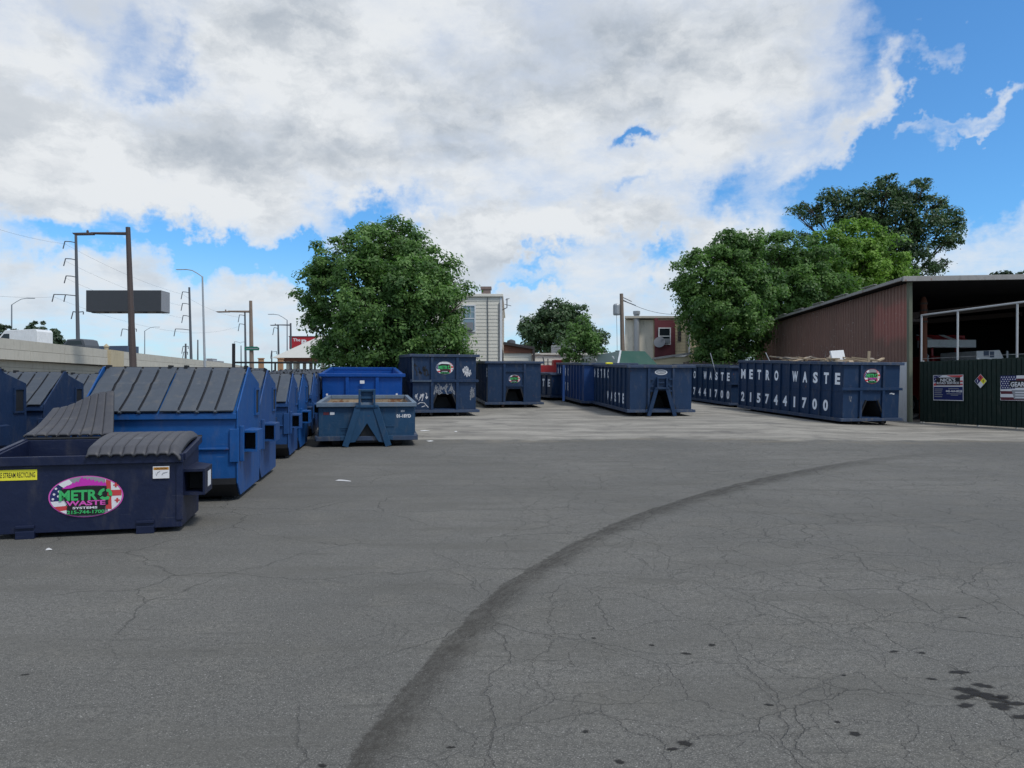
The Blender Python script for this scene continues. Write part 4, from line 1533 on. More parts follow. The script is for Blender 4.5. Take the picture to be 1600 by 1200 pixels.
# ================================================================== TREES
def tree(name, label, base, blobs, n, leaf, mat, clump=.30, trunk=.22, group=None, per=60, limbs=True, flat_=1.0, seed=1, spread=.52, stems=1):
    """trunk and limbs growing into leaf clumps; blobs = crown lobes (x, y, z, radius)"""
    rg = np.random.default_rng(seed)
    base = Vector(base)
    o = thing(name, label, 'tree', group, loc=base)
    bl = [(Vector(b_[:3]) - base, b_[3]) for b_ in blobs]
    top = sum((b_[0] for b_ in bl), Vector()) / len(bl)
    b = MB()
    fork = Vector((top.x * .25, top.y * .25, min(top.z * .5, max(1.2, min(b_[0].z - b_[1] for b_ in bl) + .4))))
    rr = random.Random(seed)
    for k in range(stems):
        sx_ = (k - (stems - 1) / 2) * trunk * 1.7
        b.tube([(sx_ * 1.2, 0, -.3), (sx_ + fork.x * .3 + .05, fork.y * .3, fork.z * .5), (fork.x + sx_ * 1.4, fork.y, fork.z)], [trunk * 1.25, trunk, trunk * .85], 10)
    b.build('trunk', M['bark'], o, smooth=True)
    b = MB()
    for c, r in bl:
        mid = fork.lerp(c, .55) + Vector((rr.uniform(-.2, .2), rr.uniform(-.2, .2), rr.uniform(0, .25))) * r
        tr = trunk * .55 * min(1.2, .4 + r / 3)
        b.tube([fork - Vector((0, 0, .25)), fork.lerp(mid, .5), mid, c], [tr, tr * .8, tr * .6, tr * .3], 7)
        for k in range(6):
            a = Vector((rr.gauss(0, 1), rr.gauss(0, 1), rr.gauss(.3, .7) * flat_)).normalized()
            e = c + a * r * .85
            s_ = mid.lerp(c, rr.uniform(.3, 1))
            b.tube([s_, s_.lerp(e, .5) + Vector((0, 0, .08 * r)), e], [tr * .35, tr * .22, tr * .08], 5)
    b.build('limbs', M['bark'], o, smooth=True)
    # leaves
    rad = np.array([r for _, r in bl])
    cen = np.array([tuple(c) for c, _ in bl])
    wgt = rad ** 2.2
    ncl = n // per
    pick = rg.choice(len(bl), ncl, p=wgt / wgt.sum())
    dirs = rg.normal(size=(ncl, 3))
    dirs /= np.linalg.norm(dirs, axis=1)[:, None]
    inner = rg.random(ncl) < .22
    rad_f = np.where(inner, .35 + .35 * rg.random(ncl), spread + (1.06 - spread) * rg.random(ncl) ** .5)
    lob = np.array([mnoise.noise(Vector(d_ * 1.9) + Vector((p * 3.1, seed, 0))) for d_, p in zip(dirs, pick)])
    k_ = rad[pick] * rad_f * (1 + .30 * lob)
    cc = cen[pick] + dirs * k_[:, None] * np.array([1, 1, flat_])
    keep = cc[:, 2] > .5
    cc, dirs = cc[keep], dirs[keep]
    ncl = len(cc)
    tint_c = rg.random(ncl)
    sz = clump * (.55 + .75 * rg.random(ncl))
    # each clump is a little bough: leaves on its upper, outer shell
    od = rg.normal(size=(ncl, per, 3)) + dirs[:, None, :] * .55 + np.array([0, 0, .55])
    od /= np.linalg.norm(od, axis=2)[:, :, None]
    sh = .35 + .75 * rg.random((ncl, per)) ** .55
    wob = 1 + .35 * np.sin(5 * od[..., 0] + 9 * tint_c[:, None]) * np.sin(4 * od[..., 1] + 5 * tint_c[:, None])
    pos = (cc[:, None, :] + od * (sh * wob * sz[:, None])[:, :, None] * np.array([1, 1, .70])).reshape(-1, 3)
    dr = np.repeat(dirs, per, 0)
    N_ = len(pos)
    nrm = rg.normal(size=(N_, 3)) * .38 + od.reshape(-1, 3) * .75 + dr * .1 + np.array([0, 0, .35])
    nrm /= np.linalg.norm(nrm, axis=1)[:, None]
    t1 = rg.normal(size=(N_, 3))
    t1 -= nrm * (t1 * nrm).sum(1)[:, None]
    t1 /= np.linalg.norm(t1, axis=1)[:, None]
    t2 = np.cross(nrm, t1)
    l_ = leaf * (.65 + .7 * rg.random(N_))[:, None]
    bend = nrm * l_ * .22
    v = np.stack([pos - t1 * l_, pos + t2 * l_ * .55 - bend, pos + t1 * l_, pos - t2 * l_ * .55 - bend], 1).reshape(-1, 3)
    me = bpy.data.meshes.new('crown')
    me.vertices.add(N_ * 4)
    me.vertices.foreach_set('co', v.ravel())
    me.loops.add(N_ * 4)
    me.loops.foreach_set('vertex_index', np.arange(N_ * 4))
    me.polygons.add(N_)
    me.polygons.foreach_set('loop_start', np.arange(N_) * 4)
    me.materials.append(M[mat])
    at_ = me.attributes.new('tint', 'FLOAT', 'FACE')
    at_.data.foreach_set('value', np.clip(np.repeat(tint_c, per) * .75 + rg.random(N_) * .40 - .08, 0, 1))
    me.update(calc_edges=True)
    cr = bpy.data.objects.new('crown', me)
    C.objects.link(cr)
    cr.parent = o
    return o


def crown(y, lobes):
    """crown lobes given as (photo x, photo y, radius in photo pixels, extra depth)"""
    out_ = []
    for px, py, r, d_ in lobes:
        out_.append((at(px, y + d_), y + d_, zz(py, y + d_), r / 1110 * (y + d_)))
    return out_


tree('maple_tree', 'big round green tree in the middle behind the bright blue container', (at(604, 34), 34, gz(-6, 34)),
     crown(34, [(545, 415, 48, 0), (600, 400, 50, .5), (650, 425, 50, 0), (512, 465, 42, 0), (580, 470, 66, -1.2), (645, 480, 66, -.8), (688, 465, 36, .4),
                (530, 520, 48, .2), (600, 530, 62, -.6), (660, 535, 56, 0), (695, 510, 30, .6), (620, 378, 28, .8), (545, 560, 40, .3), (640, 565, 45, 0), (690, 548, 32, .8), (570, 380, 24, 1.2), (495, 432, 22, .8), (685, 425, 26, 1.2),
                (625, 362, 13, .4), (540, 385, 16, .6), (483, 455, 14, 0), (485, 510, 15, .3), (712, 440, 12, .3), (722, 470, 11, .5), (728, 545, 14, .5), (745, 560, 10, .4), (655, 385, 13, .2), (497, 545, 14, 0)]),
     92000, .085, 'leaf_mid', .56, .24, seed=3, per=150, spread=.72)
tree('bushy_tree', 'dense dark green tree at the near left end of the right hand tree group', (at(1135, 45), 45, .6),
     crown(45, [(1105, 430, 42, 0), (1150, 412, 40, .5), (1094, 480, 30, 0), (1130, 480, 55, -.6), (1172, 455, 42, .3), (1112, 530, 36, 0), (1138, 540, 44, 0), (1077, 450, 20, .4), (1140, 385, 18, .5), (1168, 515, 34, .8), (1120, 565, 30, .2), (1165, 400, 26, .4)]),
     64000, .10, 'leaf_deep', .62, .26, seed=5, per=150, spread=.72)
tree('bushy_tree', 'mid green tree between the dense dark tree and the bright green tree', (at(1215, 55), 55, .6),
     crown(55, [(1205, 415, 42, 0), (1245, 405, 40, 1), (1225, 450, 55, 0), (1270, 430, 48, 1), (1195, 470, 36, 0), (1250, 460, 40, 0), (1180, 400, 24, 0), (1290, 470, 40, 0)]),
     40000, .125, 'leaf_deep', .72, .28, seed=8, per=130, spread=.72)
tree('bushy_tree', 'bright yellow green tree rising over the brown shed roof', (at(1335, 60), 60, .6),
     crown(60, [(1300, 395, 36, 0), (1340, 385, 34, .5), (1375, 410, 36, 0), (1330, 425, 46, -1), (1385, 440, 36, 0), (1290, 430, 40, 0), (1400, 425, 24, 1), (1310, 470, 40, 0), (1320, 372, 18, 0)]),
     42000, .13, 'leaf_bright', .72, .28, seed=11, per=130, spread=.72)
tree('locust_tree', 'tall dark spreading tree with airy layered branches behind the bright green tree', (at(1390, 74), 74, .6),
     crown(74, [(1378, 298, 24, 0), (1420, 305, 27, 1), (1340, 314, 22, 0), (1302, 320, 22, 0), (1262, 328, 19, 0), (1455, 322, 20, 0), (1484, 345, 20, 1), (1400, 338, 32, 0), (1355, 342, 26, 1),
                (1440, 352, 30, 0), (1318, 342, 15, 0), (1395, 375, 28, 0), (1475, 375, 20, 0), (1430, 392, 24, 0), (1465, 415, 18, 0), (1385, 279, 9, 0), (1258, 368, 9, 0), (1300, 303, 10, 0), (1500, 356, 10, 0), (1442, 290, 12, 0), (1482, 412, 9, 0),
                (1245, 334, 9, 0), (1425, 425, 16, 0), (1278, 345, 9, 0)]),
     28000, .15, 'leaf_dark', .80, .34, seed=14, flat_=.66, spread=.4, per=70)
tree('shrub_tree', 'tip of a small tree showing over the shed roof near the right edge', (at(1585, 66), 66, .6),
     crown(66, [(1572, 434, 14, 0), (1560, 440, 10, 0), (1592, 440, 12, 1), (1612, 436, 12, 0), (1585, 460, 20, 0)]), 3000, .17, 'leaf_far', .4, .2, seed=15, spread=.2)
tree('broad_tree', 'broad dark domed tree with a thick trunk behind the low white building', (at(852, 78), 78, .9),
     crown(78, [(865, 505, 30, 0), (840, 520, 24, 0), (895, 515, 30, 1), (920, 530, 22, 0), (870, 490, 18, 0), (832, 535, 14, 0), (880, 535, 26, -1), (930, 545, 16, 0), (850, 540, 16, 0), (905, 495, 16, 0), (822, 517, 9, 0), (915, 555, 20, 1)]),
     26000, .17, 'leaf_dark', .85, .52, seed=21, stems=3, per=110)
tree('young_tree', 'young feathery green tree standing before the broad dark tree', (at(908, 43), 43, gz(4, 43)),
     crown(43, [(905, 520, 17, 0), (920, 535, 16, 0), (890, 545, 14, 0), (915, 505, 11, 0), (900, 560, 14, .3), (928, 552, 10, 0), (885, 567, 8, 0), (897, 515, 10, 0), (910, 575, 12, 0)]),
     4200, .085, 'leaf_mid', .34, .07, seed=25, per=26, spread=.2)
tree('roadside_tree', 'grey green tree beyond the highway behind the white van', (at(65, 120), 120, .5),
     crown(120, [(58, 518, 15, 0), (75, 525, 14, 0), (42, 520, 11, 1), (85, 535, 10, 0), (60, 535, 18, 0)]), 6000, .26, 'leaf_far', .5, .3, seed=31, group='trees beyond the highway')
tree('roadside_tree', 'grey green tree at the left frame edge beyond the highway', (at(8, 125), 125, .5),
     crown(125, [(5, 520, 13, 0), (-12, 522, 16, 0), (20, 525, 9, 0), (0, 535, 18, 0)]), 5000, .26, 'leaf_far', .5, .3, seed=33, group='trees beyond the highway')


# ================================================================== FRONT-LOAD DUMPSTERS
def lid_mesh(wd, depth, cuts, surf, mats, name, parent, edge=.03, groove=.016, gdepth=.02, nv=12, solid=.022):
    """moulded plastic lid: flat pads divided by grooves; surf(u, v) gives the surface point, v runs hinge-wards"""
    us = [0, edge]
    flag = [1]
    for c in cuts:
        us += [c - groove * 1.6, c - groove, c + groove, c + groove * 1.6]
        flag += [0, 2, 3, 2]
    us += [1 - edge, 1]
    flag += [0, 1]
    zoff = []
    for i, u in enumerate(us):
        inside = any(abs(u - c) < groove * 1.2 for c in cuts)
        rim = u < edge * .9 or u > 1 - edge * .9
        zoff.append(-gdepth if inside else (-.006 if rim else 0))
    b = MB()
    vs_ = [0, .04] + [.04 + .92 * j / (nv - 2) for j in range(1, nv - 1)] + [1]
    for j, v in enumerate(vs_):
        for i, u in enumerate(us):
            p = surf(u, v)
            inv_ = zoff[i] if .03 < v < .97 else min(zoff[i], -.004)
            b.v.append((p[0], p[1], p[2] + inv_))
    n_ = len(us)
    for j in range(len(vs_) - 1):
        for i in range(n_ - 1):
            q = j * n_ + i
            b.f.append([q, q + 1, q + n_ + 1, q + n_])
            b.mi.append(1 if flag[i] in (2, 3) and 0 < j < len(vs_) - 2 else 0)
    return b.build(name, mats, parent, solid=solid, fixn=False)


def fork_pocket(b, side, W, y0, y1, z0, z1, out_=.20):
    """sleeve for the truck's fork on the side of the bin"""
    s = side
    x0, x1 = s * W / 2, s * (W / 2 + out_)
    yt = y0 + (y1 - y0) * .62
    pl = [(x0, y0), (x1, y0), (x1, yt), (x0, y1)]
    if s < 0:
        pl = pl[::-1]
    b.prism(pl, z1 - .015, z1 + .012, 'z', 0)
    b.prism(pl, z0 - .012, z0 + .015, 'z', 0)
    xa, xb = sorted((x1 - s * .02, x1))
    b.box(xa, xb, y0 + .003, yt, z0 + .016, z1 - .016, 0)
    b.bar((x1 - s * .012, yt, (z0 + z1) / 2), (x0 - s * .006, y1 - .01, (z0 + z1) / 2), .02, z1 - z0 - .034, 0)
    xa, xb = sorted((x0 + s * .004, x1 - s * .022))
    b.box(xa, xb, y0 + .30, y0 + .34, z0 + .017, z1 - .017, 1)


def slant_dumpster(label, group, body, lidm='lid', W=1.83, dent=0):
    """tall slant-lid front-load bin; front at y = 0, rear at y = 1.65"""
    o = thing('dumpster', label, 'dumpster', group)
    h = W / 2
    pb_, sp = M[body], MB()
    sp.prism([(.20, .07), (.02, .24), (.02, 1.12), (.85, 1.63), (1.60, 1.47), (1.63, .08)], -h + .02, h - .02, 'x')
    for s in (-1, 1):
        xa, xb = sorted((s * (h - .02), s * h))
        sp.prism([(.19, .06), (.00, .235), (-.01, 1.15), (.77, 1.71), (.86, 1.72), (.95, 1.655), (1.62, 1.50), (1.65, .07)], xa, xb, 'x')
        # stiffener in front of the fork pocket
        xa, xb = sorted((s * (h + .002), s * (h + .05)))
        sp.box(xa, xb, .10, .17, .50, .95)
        xa, xb = sorted((s * (h - .10), s * (h + .01)))
        sp.box(xa, xb, -.012, .018, .50, .92)
    sp.box(-h + .02, h - .02, -.03, .018, 1.04, 1.115)
    sp.box(-h + .11, h - .11, -.012, .018, .655, .685)
    sp.build('body', pb_, o, bevel=.008)
    b = MB()
    b.prism([(.185, .05), (-.006, .225), (-.006, .30), (.014, .30), (.014, .245), (.205, .06)], -h + .025, h - .025, 'x')
    b.box(-h + .1, -h + .25, .3, 1.55, 0, .068)
    b.box(h - .25, h - .1, .3, 1.55, 0, .068)
    b.build('skid', M['black_steel'], o)
    for s, pk in ((-1, 'fork_pocket'), (1, 'fork_pocket')):
        b = MB()
        fork_pocket(b, s, W, .25, 1.0, .62, .87, .19)
        b.build(pk, [pb_, M['black_steel']], o)
        b = MB()
        xa, xb = sorted((s * (h + .002), s * (h + .022)))
        b.box(xa, xb, 1.20, 1.24, 1.04, 1.43, 0)
        b.box(xa, xb, 1.50, 1.54, 1.04, 1.43, 0)
        b.box(xa, xb, 1.24, 1.50, 1.04, 1.07, 0)
        b.box(xa, xb, 1.24, 1.50, 1.40, 1.43, 0)
        xa, xb = sorted((s * (h + .002), s * (h + .008)))
        b.box(xa, xb, 1.24, 1.50, 1.07, 1.40, 1)  # flat black panel, the shade inside the door opening put in as colour
        b.build('side_door', [pb_, M['black_steel']], o)
    b = MB()
    b.tube([(-h - .02, .87, 1.70), (h + .02, .87, 1.70)], .014, 8)
    for x in (-h + .05, -.10, .10, h - .05):
        b.box(x - .02, x + .02, .80, .92, 1.655, 1.735)
    b.build('hinge_bar', M['black_steel'], o)
    rr = random.Random(dent)
    for k, x0 in enumerate((-h + .045, .012)):
        wl_ = h - .06
        dn, dv = rr.uniform(.0, .025), rr.uniform(.35, .65)

        def surf(u, v, x0=x0, wl_=wl_, dn=dn, dv=dv):
            y = -.05 + v * .89
            z = 1.135 + v * .555
            sag = -.030 * math.sin(math.pi * v) * math.sin(math.pi * u) + dn * math.exp(-((v - dv + .04 * math.sin(3 * u)) / .05) ** 2)
            return (x0 + u * wl_, y, z + sag + .012)
        lid_mesh(wl_, .9, (.25, .5, .75), surf, [M[lidm], M['groove']], 'lid', o)
    return o


ORD = ['nearest', 'second', 'third', 'fourth', 'fifth', 'sixth', 'seventh', 'eighth', 'ninth', 'tenth', 'eleventh', 'twelfth', 'thirteenth', 'fourteenth']
protos = {}


def bin_at(body, label, x, y, yaw, group, tint_lid='lid'):
    key = (body, tint_lid)
    if key not in protos:
        o = protos[key] = slant_dumpster(label, group, body, tint_lid, dent=len(protos) + 2)
    else:
        o = copy_tree(protos[key])
        o['label'] = label
        o['group'] = group
    place(o, x, y, yaw, 1.65)
    return o


yaw0 = math.atan2(.19, 1)
cy_, sy_ = math.cos(yaw0), math.sin(yaw0)


def from_corner(xc, yc, yaw):
    """front centre of a bin from its front right corner"""
    return xc - .915 * math.cos(yaw), yc - .915 * math.sin(yaw)


row = [('blue', 8.92, 0), ('blue_mid', 10.62, 0), ('navy', 12.35, -.28), ('blue_mid', 14.1, 0.02), ('blue', 15.8, .05), ('navy', 17.5, -.05), ('blue_mid', 19.2, .04), ('navy', 20.9, 0),
       ('navy_dark', 22.7, .05), ('blue_mid', 24.4, 0), ('navy', 26.1, .05), ('navy_dark', 27.8, 0), ('blue_mid', 29.5, .04)]
for i, (cname, yc, dx_) in enumerate(row):
    xc = -3.44 - .195 * (yc - 8.92) + dx_
    yw = yaw0 + R(random.uniform(-1, 1)) if i else yaw0
    x, y = from_corner(xc, yc, yw)
    tone = {'blue': 'bright blue', 'blue_mid': 'mid blue', 'navy': 'navy', 'navy_dark': 'dark navy'}[cname]
    bin_at(cname, f'{tone} slant lid dumpster, {ORD[i]} along the row beside the open aisle', x, y, yw, 'dumpsters in the row beside the aisle')
row2 = [('navy', 9.65, 0), ('navy', 11.9, .0), ('blue', 14.2, .05), ('blue_mid', 16.3, 0), ('navy', 18.4, 0), ('blue_mid', 20.5, .05), ('navy', 22.6, 0), ('blue_mid', 24.7, 0), ('navy', 26.8, 0)]
for i, (cname, yc, dx_) in enumerate(row2):
    xc = -7.38 - .20 * (yc - 9.65) + dx_
    x, y = from_corner(xc, yc, yaw0)
    tone = {'blue': 'bright blue', 'blue_mid': 'mid blue', 'navy': 'navy', 'navy_dark': 'dark navy'}[cname]
    bin_at(cname, f'{tone} slant lid dumpster, {ORD[i]} in the left row behind the low bin', x, y, yaw0, 'dumpsters in the left row')
k = 0
for yy in (26.0, 30.5):
    for j in range(3):
        x = -10.6 - j * 2.15 - (yy - 26) * .2
        cname = ('navy', 'blue_mid', 'navy_dark')[(j + int(yy)) % 3]
        if yy < 28 and j == 0:
            continue
        bin_at(cname, f'{ORD[k]} of the far dumpsters whose grey lids line up in front of the pipe barrier'.replace('nearest', 'first'), x - 1.2, yy + 3, yaw0, 'far dumpsters before the barrier')
        k += 1

# ---- low open recycling bin in the foreground
fb_ = thing('recycling_bin', 'low dark navy recycling dumpster with one lid thrown open', 'dumpster')
FW, FD, FH, RH = 1.70, .96, .77, .875
h = FW / 2
b = MB()
b.box(-h, h, 0, .035, .05, FH)
b.box(-h, h, FD - .03, FD, .05, RH)
for s in (-1, 1):
    xa, xb = sorted((s * (h - .03), s * h))
    b.prism([(.036, .05), (.036, FH), (FD - .031, RH), (FD - .031, .05)], xa, xb, 'x')
b.box(-h + .031, h - .031, .036, FD - .031, .05, .08)
# rolled rim and seams
b.box(-h - .02, h + .02, -.035, .0, FH - .075, FH + .012)
b.bar((-h - .015, .0, FH - .02), (-h - .015, FD, RH - .02), .045, .07)
b.bar((h + .015, .0, FH - .02), (h + .015, FD, RH - .02), .045, .07)
for s in (-1, 1):
    xa, xb = sorted((s * (h - .05), s * (h + .012)))
    b.box(xa, xb, -.012, -.001, .12, FH - .08)
b.build('body', M['navy_dark'], fb_, bevel=.006)
for x in (-.52, .52):
    b = MB()
    b.box(x - .08, x + .08, -.02, .10, 0, .075)
    b.box(x - .08, x + .08, -.022, -.002, .10, .13)
    b.build('foot', M['navy_dark'], fb_, bevel=.005)
for s in (-1, 1):
    b = MB()
    fork_pocket(b, s, FW, .10, .85, .36, .60, .20)
    b.build('fork_pocket', [M['navy_dark'], M['black_steel']], fb_)
b = MB()
b.tube([(-h - .03, FD + .03, RH + .01), (h + .03, FD + .03, RH + .01)], .016, 8)
b.build('hinge_bar', M['black_steel'], fb_)
cuts = [(k + .5) / 8.0 + .0 for k in range(8)][0:8]
cuts = [1 / 8 * k for k in range(1, 8)]


def surf_closed(u, v):
    x = .015 + u * (h - .02)
    y = -.07 + v * (FD + .10)
    z = FH + .03 + (RH - FH) * v + .06 * math.sin(math.pi * min(1, v * 1.02)) ** .7 - (.035 if v < .05 else 0)
    q = (u * 8) % 1
    z += .026 * min(1, min(q, 1 - q) / .22) ** .6
    z -= .05 * max(0, u - .93) / .07
    return (x, y, z)


def dense(cs, n=8):
    return cs


def corrugated(name, surf, nu, nv, parent, mats):
    """plastic lid with rounded ribs and dark slots between them"""
    b = MB()

    def mf(u, v):
        q = (u * 8) % 1
        return 1 if (q < .07 or q > .93) and .04 < v < .97 else 0
    b.grid(surf, nu, nv, 0, mf)
    return b.build(name, mats, parent, solid=.02, fixn=False, smooth=True)


corrugated('lid', surf_closed, 112, 26, fb_, [M['lid_dark'], M['groove']])


def surf_open(u, v):
    """thrown back and twisted: v = 0 at the hinge, v = 1 at the free edge"""
    x = -h - .05 + u * (h + .02)
    y = FD + .03 + v * (.72 + .02 * u)
    z = RH + .03 + (.26 + .17 * u) * v - .04 * math.sin(math.pi * v) + (.05 * u) * v * v
    x += .04 * v * (1 - u) - .19 * u * v
    q = (u * 8) % 1
    z += .020 * min(1, min(q, 1 - q) / .16)
    z += .020 * math.sin(7 * u + 3 * v) * v
    return (x, y, z)


ol = corrugated('lid', surf_open, 112, 26, fb_, [M['lid_dark'], M['groove']])
ol['label'] = 'lid thrown open and twisted'
dcl = oval_logo()
dcl.build('logo_decal', fb_, (0.0, -.004, .385), 0, (.325, .20))
dd = Decal()
dd.rect(-.5, .5, -.5, .5, 'yellow')
dd.text('SINGLE STREAM RECYCLING', 0, 0, .92, .5, 'ink', .015)
dd.build('recycling_label', fb_, (-.62, -.004, .61), 0, (.40, .10))
dd = Decal()
dd.rect(-.5, .5, -.5, .5, 's_white')
dd.rect(-.46, .46, .20, .42, 's_orange')
dd.text('CAUTION', 0, .31, .70, .14, 'ink', .02)
dd.poly([(-.35, .05), (-.28, -.30), (-.2, -.05), (-.05, .08), (-.05, .12), (-.22, .02), (-.28, -.2)], 's_grey')
dd.poly([(.05, -.25), (.15, -.1), (.4, -.02), (.4, .03), (.12, -.04), (.03, -.2)], 's_grey', False)
dd.build('caution_label', fb_, (.665, -.014, .60), 0, (.15, .12))
dd = Decal()
dd.rect(-.5, .5, -.5, .5, 's_white')
dd.build('pocket_label', fb_, (h + .204, .35, .49), R(90), (.20, .16))
fyw = R(14.5)
place(fb_, -3.30 - .85 * math.cos(fyw), 7.10 - .85 * math.sin(fyw), fyw, 1.1)


# ================================================================== ROLL-OFF CONTAINERS
def rolloff(label, group, L, H, body='roll', rim='roll_edge', W=2.40, bays=11, rows=(), hook='arch', logo=None, mid=True, front_mid=True, vx=.21, inside='inside', dg=(.55, .26, .9), letter_h=.40, over=.13, e=.07):
    """open-top container; front wall at y = 0, x across, length runs +y"""
    o = thing('rolloff_container', label, 'container', group)
    h, zb = W / 2, .22
    bw, tw, hh = dg[0], dg[1], zb + dg[2]
    b = MB()
    b.box(-h, h, 0, L, zb, zb + .06)
    for s in (-1, 1):
        xa, xb = sorted((s * (h - .045), s * h))
        b.box(xa, xb, .051, L - .05, zb + .061, H)
    b.box(-h, h, L - .05, L, zb + .061, H)
    if hook in ('arch', 'both'):
        b.prism([(-h, zb + .061), (-bw, zb + .061), (-tw, hh), (tw, hh), (bw, zb + .061), (h, zb + .061), (h, H), (-h, H)], 0, .05, 'y')
    else:
        b.box(-h, h, 0, .05, zb + .061, H)
    step = L / bays
    for s in (-1, 1):
        for k in range(1, bays + 1):
            y = k * step - (.04 if k == bays else 0)
            xa, xb = sorted((s * (h + .001), s * (h + .06)))
            b.box(xa, xb, y - .032, y + .032, zb + .05, H - .06)
        if mid:
            xa, xb = sorted((s * (h + .001), s * (h + .016)))
            zm = zb + (H - zb) * .50
            b.box(xa, xb, step * .4, L - .05, zm - .015, zm + .015)
    b.build('body', M[body], o, bevel=.006)
    b = MB()
    for s in (-1, 1):
        xa, xb = sorted((s * (h - .05), s * (h + e)))
        b.box(xa, xb, -.02, L + .04, H - .06, H + .05)
    b.box(-h + .051, h - .051, L - .07, L + .06, H - .06, H + .05)
    b.box(-h - over, h + over, -.08, .06, H - .055, H + .045)
    b.build('top_rail', M[rim], o, bevel=.01)
    b = MB()
    for s in (-1, 1):
        xa, xb = sorted((s * (h - .06), s * (h + .09)))
        b.box(xa, xb, .03, L, zb - .08, zb + .04)
    b.box(-h - over, h + over, -.09, .028, zb - .07, zb + .03)
    b.build('bottom_rail', M['roll_edge'], o, bevel=.006)
    # front stiffeners
    if front_mid != 'none':
        zm = zb + (H - zb) * .54
        if front_mid:
            MB().box(-h - .09, h + .09, -.07, -.001, zm - .045, zm + .045).build('front_stiffener', M[body], o, bevel=.005)
        for s in (-1, 1):
            xv = s * W * vx
            for z0_, z1_ in ((zb + .03, zm - .046), (zm + .046, H - .06)) if front_mid else ((zb + .03, H - .06),):
                MB().box(xv - .05, xv + .05, -.06, -.001, z0_, z1_).build('front_stiffener', M[body], o, bevel=.005)
    if hook in ('arch', 'both'):
        b = MB()
        n0 = [(-bw, zb + .03), (-tw, hh), (tw, hh), (bw, zb + .03)]
        vs = [(x, .052, z) for x, z in n0] + [(x * .8, .85, zb + .03 + (z - zb) * .7) for x, z in n0]
        b.add(vs, [(0, 1, 5, 4), (1, 2, 6, 5), (2, 3, 7, 6), (4, 5, 6, 7), (0, 4, 7, 3)])
        b.bar((-bw - .02, -.02, zb), (-tw - .02, -.02, hh + .02), .05, .05)
        b.bar((bw + .02, -.02, zb), (tw + .02, -.02, hh + .02), .05, .05)
        b.build('hook_recess', M['black_steel'], o)
    if hook in ('frame', 'both'):
        ht = H + .36 if hook == 'frame' else H * .78
        b = MB()
        for s in (-1, 1):
            b.bar((s * .20, -.12, ht - .40), (s * .50, -.14, .02), .06, .14)
            b.bar((s * .17, -.10, ht), (s * .17, -.10, ht - .42), .05, .14)
            b.box(s * .50 - .11, s * .50 + .11, -.10, -.01, .16, .26)
        b.bar((-.26, -.12, ht - .40), (.26, -.12, ht - .40), .10, .06)
        b.bar((-.15, -.10, ht - .03), (.15, -.10, ht - .03), .05, .05)
        b.bar((-.14, -.08, ht - .20), (.14, -.08, ht - .20), .05, .05)
        if hook == 'frame':
            b.prism([(-.17, ht - .44), (-.44, .10), (-.27, .12), (0, .56), (.27, .12), (.44, .10), (.17, ht - .44)], -.13, -.10, 'y')
            b.box(-.14, .14, -.06, -.04, ht - .36, ht)
        else:
            b.box(-.16, .16, -.06, -.04, ht - .38, ht - .06)
        b.build('hook_frame', M[body], o, bevel=.006)
        if hook == 'frame':
            b = MB()
            b.prism([(-.28, .10), (0, .58), (.28, .10)], -.035, -.02, 'y')  # flat black triangle, the shade in the notch put in as colour
            b.build('hook_recess', M['black_steel'], o)
    b = MB()
    for s in (-1, 1):
        b.box(s * .5 - .05, s * .5 + .05, -.02, L - .05, .05, zb - .001)
    for k in range(int(L / .6)):
        b.box(-h + .1, h - .1, .25 + k * .6, .33 + k * .6, zb - .10, zb - .002)
    b.build('underframe', M['under'], o)
    for y in (.28, L - .45):
        for s in (-1, 1):
            b = MB()
            b.tube([(s * .72 - .10, y, .115), (s * .72 + .10, y, .115)], .11, 14)
            b.box(s * .72 - .14, s * .72 + .14, y - .05, y + .05, .12, zb - .002)
            b.build('roller', M['under'], o)
    b = MB()
    t = .004
    b.box(-h + .05 + t, h - .05 - t, L - .056, L - .0505, zb + .07, H - .06)
    b.box(-h + .0455, -h + .052, .06, L - .06, zb + .07, H - .06)
    b.box(h - .052, h - .0455, .06, L - .06, zb + .07, H - .06)
    b.box(-h + .06, h - .06, .95, L - .06, zb + .0615, zb + .066)
    b.build('liner', M[inside], o)
    # painted letters, one to a bay, on the left side; first slot is at the far end
    for text, zc, slot0 in rows:
        for i, chh in enumerate(text):
            if chh == ' ':
                continue
            k = bays - 1 - (i + slot0)
            y = (k + .5) * step
            wl_ = {'1': .10, 'I': .10, 'W': .34, 'M': .34}.get(chh, .26) * letter_h / .40
            pts, fs = text_geo(chh, wl_, letter_h, .045)
            b = MB()
            b.add([(-h - .0035, y - p[0], zc + p[1]) for p in pts], fs)
            b.build('painted_letter', M['letter'], o, fixn=False)
    if logo:
        zc, lw, lh, top = logo
        oval_logo(*top).build('logo_decal', o, (0, -.004, zc), 0, (lw, lh))
    return o


def scribble(parent, strokes, loc, sc, mat='s_grey', wd=.018):
    """spray-paint strokes on the container front"""
    b = MB()
    for st_ in strokes:
        for (x0, z0), (x1, z1) in zip(st_, st_[1:]):
            dx_, dz_ = x1 - x0, z1 - z0
            l_ = math.hypot(dx_, dz_) or 1
            nx, nz = -dz_ / l_ * wd / 2 / sc, dx_ / l_ * wd / 2 / sc
            b.add([((x0 + nx) * sc, 0, (z0 + nz) * sc), ((x0 - nx) * sc, 0, (z0 - nz) * sc), ((x1 - nx) * sc, 0, (z1 - nz) * sc), ((x1 + nx) * sc, 0, (z1 + nz) * sc)], [(0, 1, 2, 3)])
    o = b.build('graffiti', M[mat], parent, fixn=False)
    o.location = loc
    return o


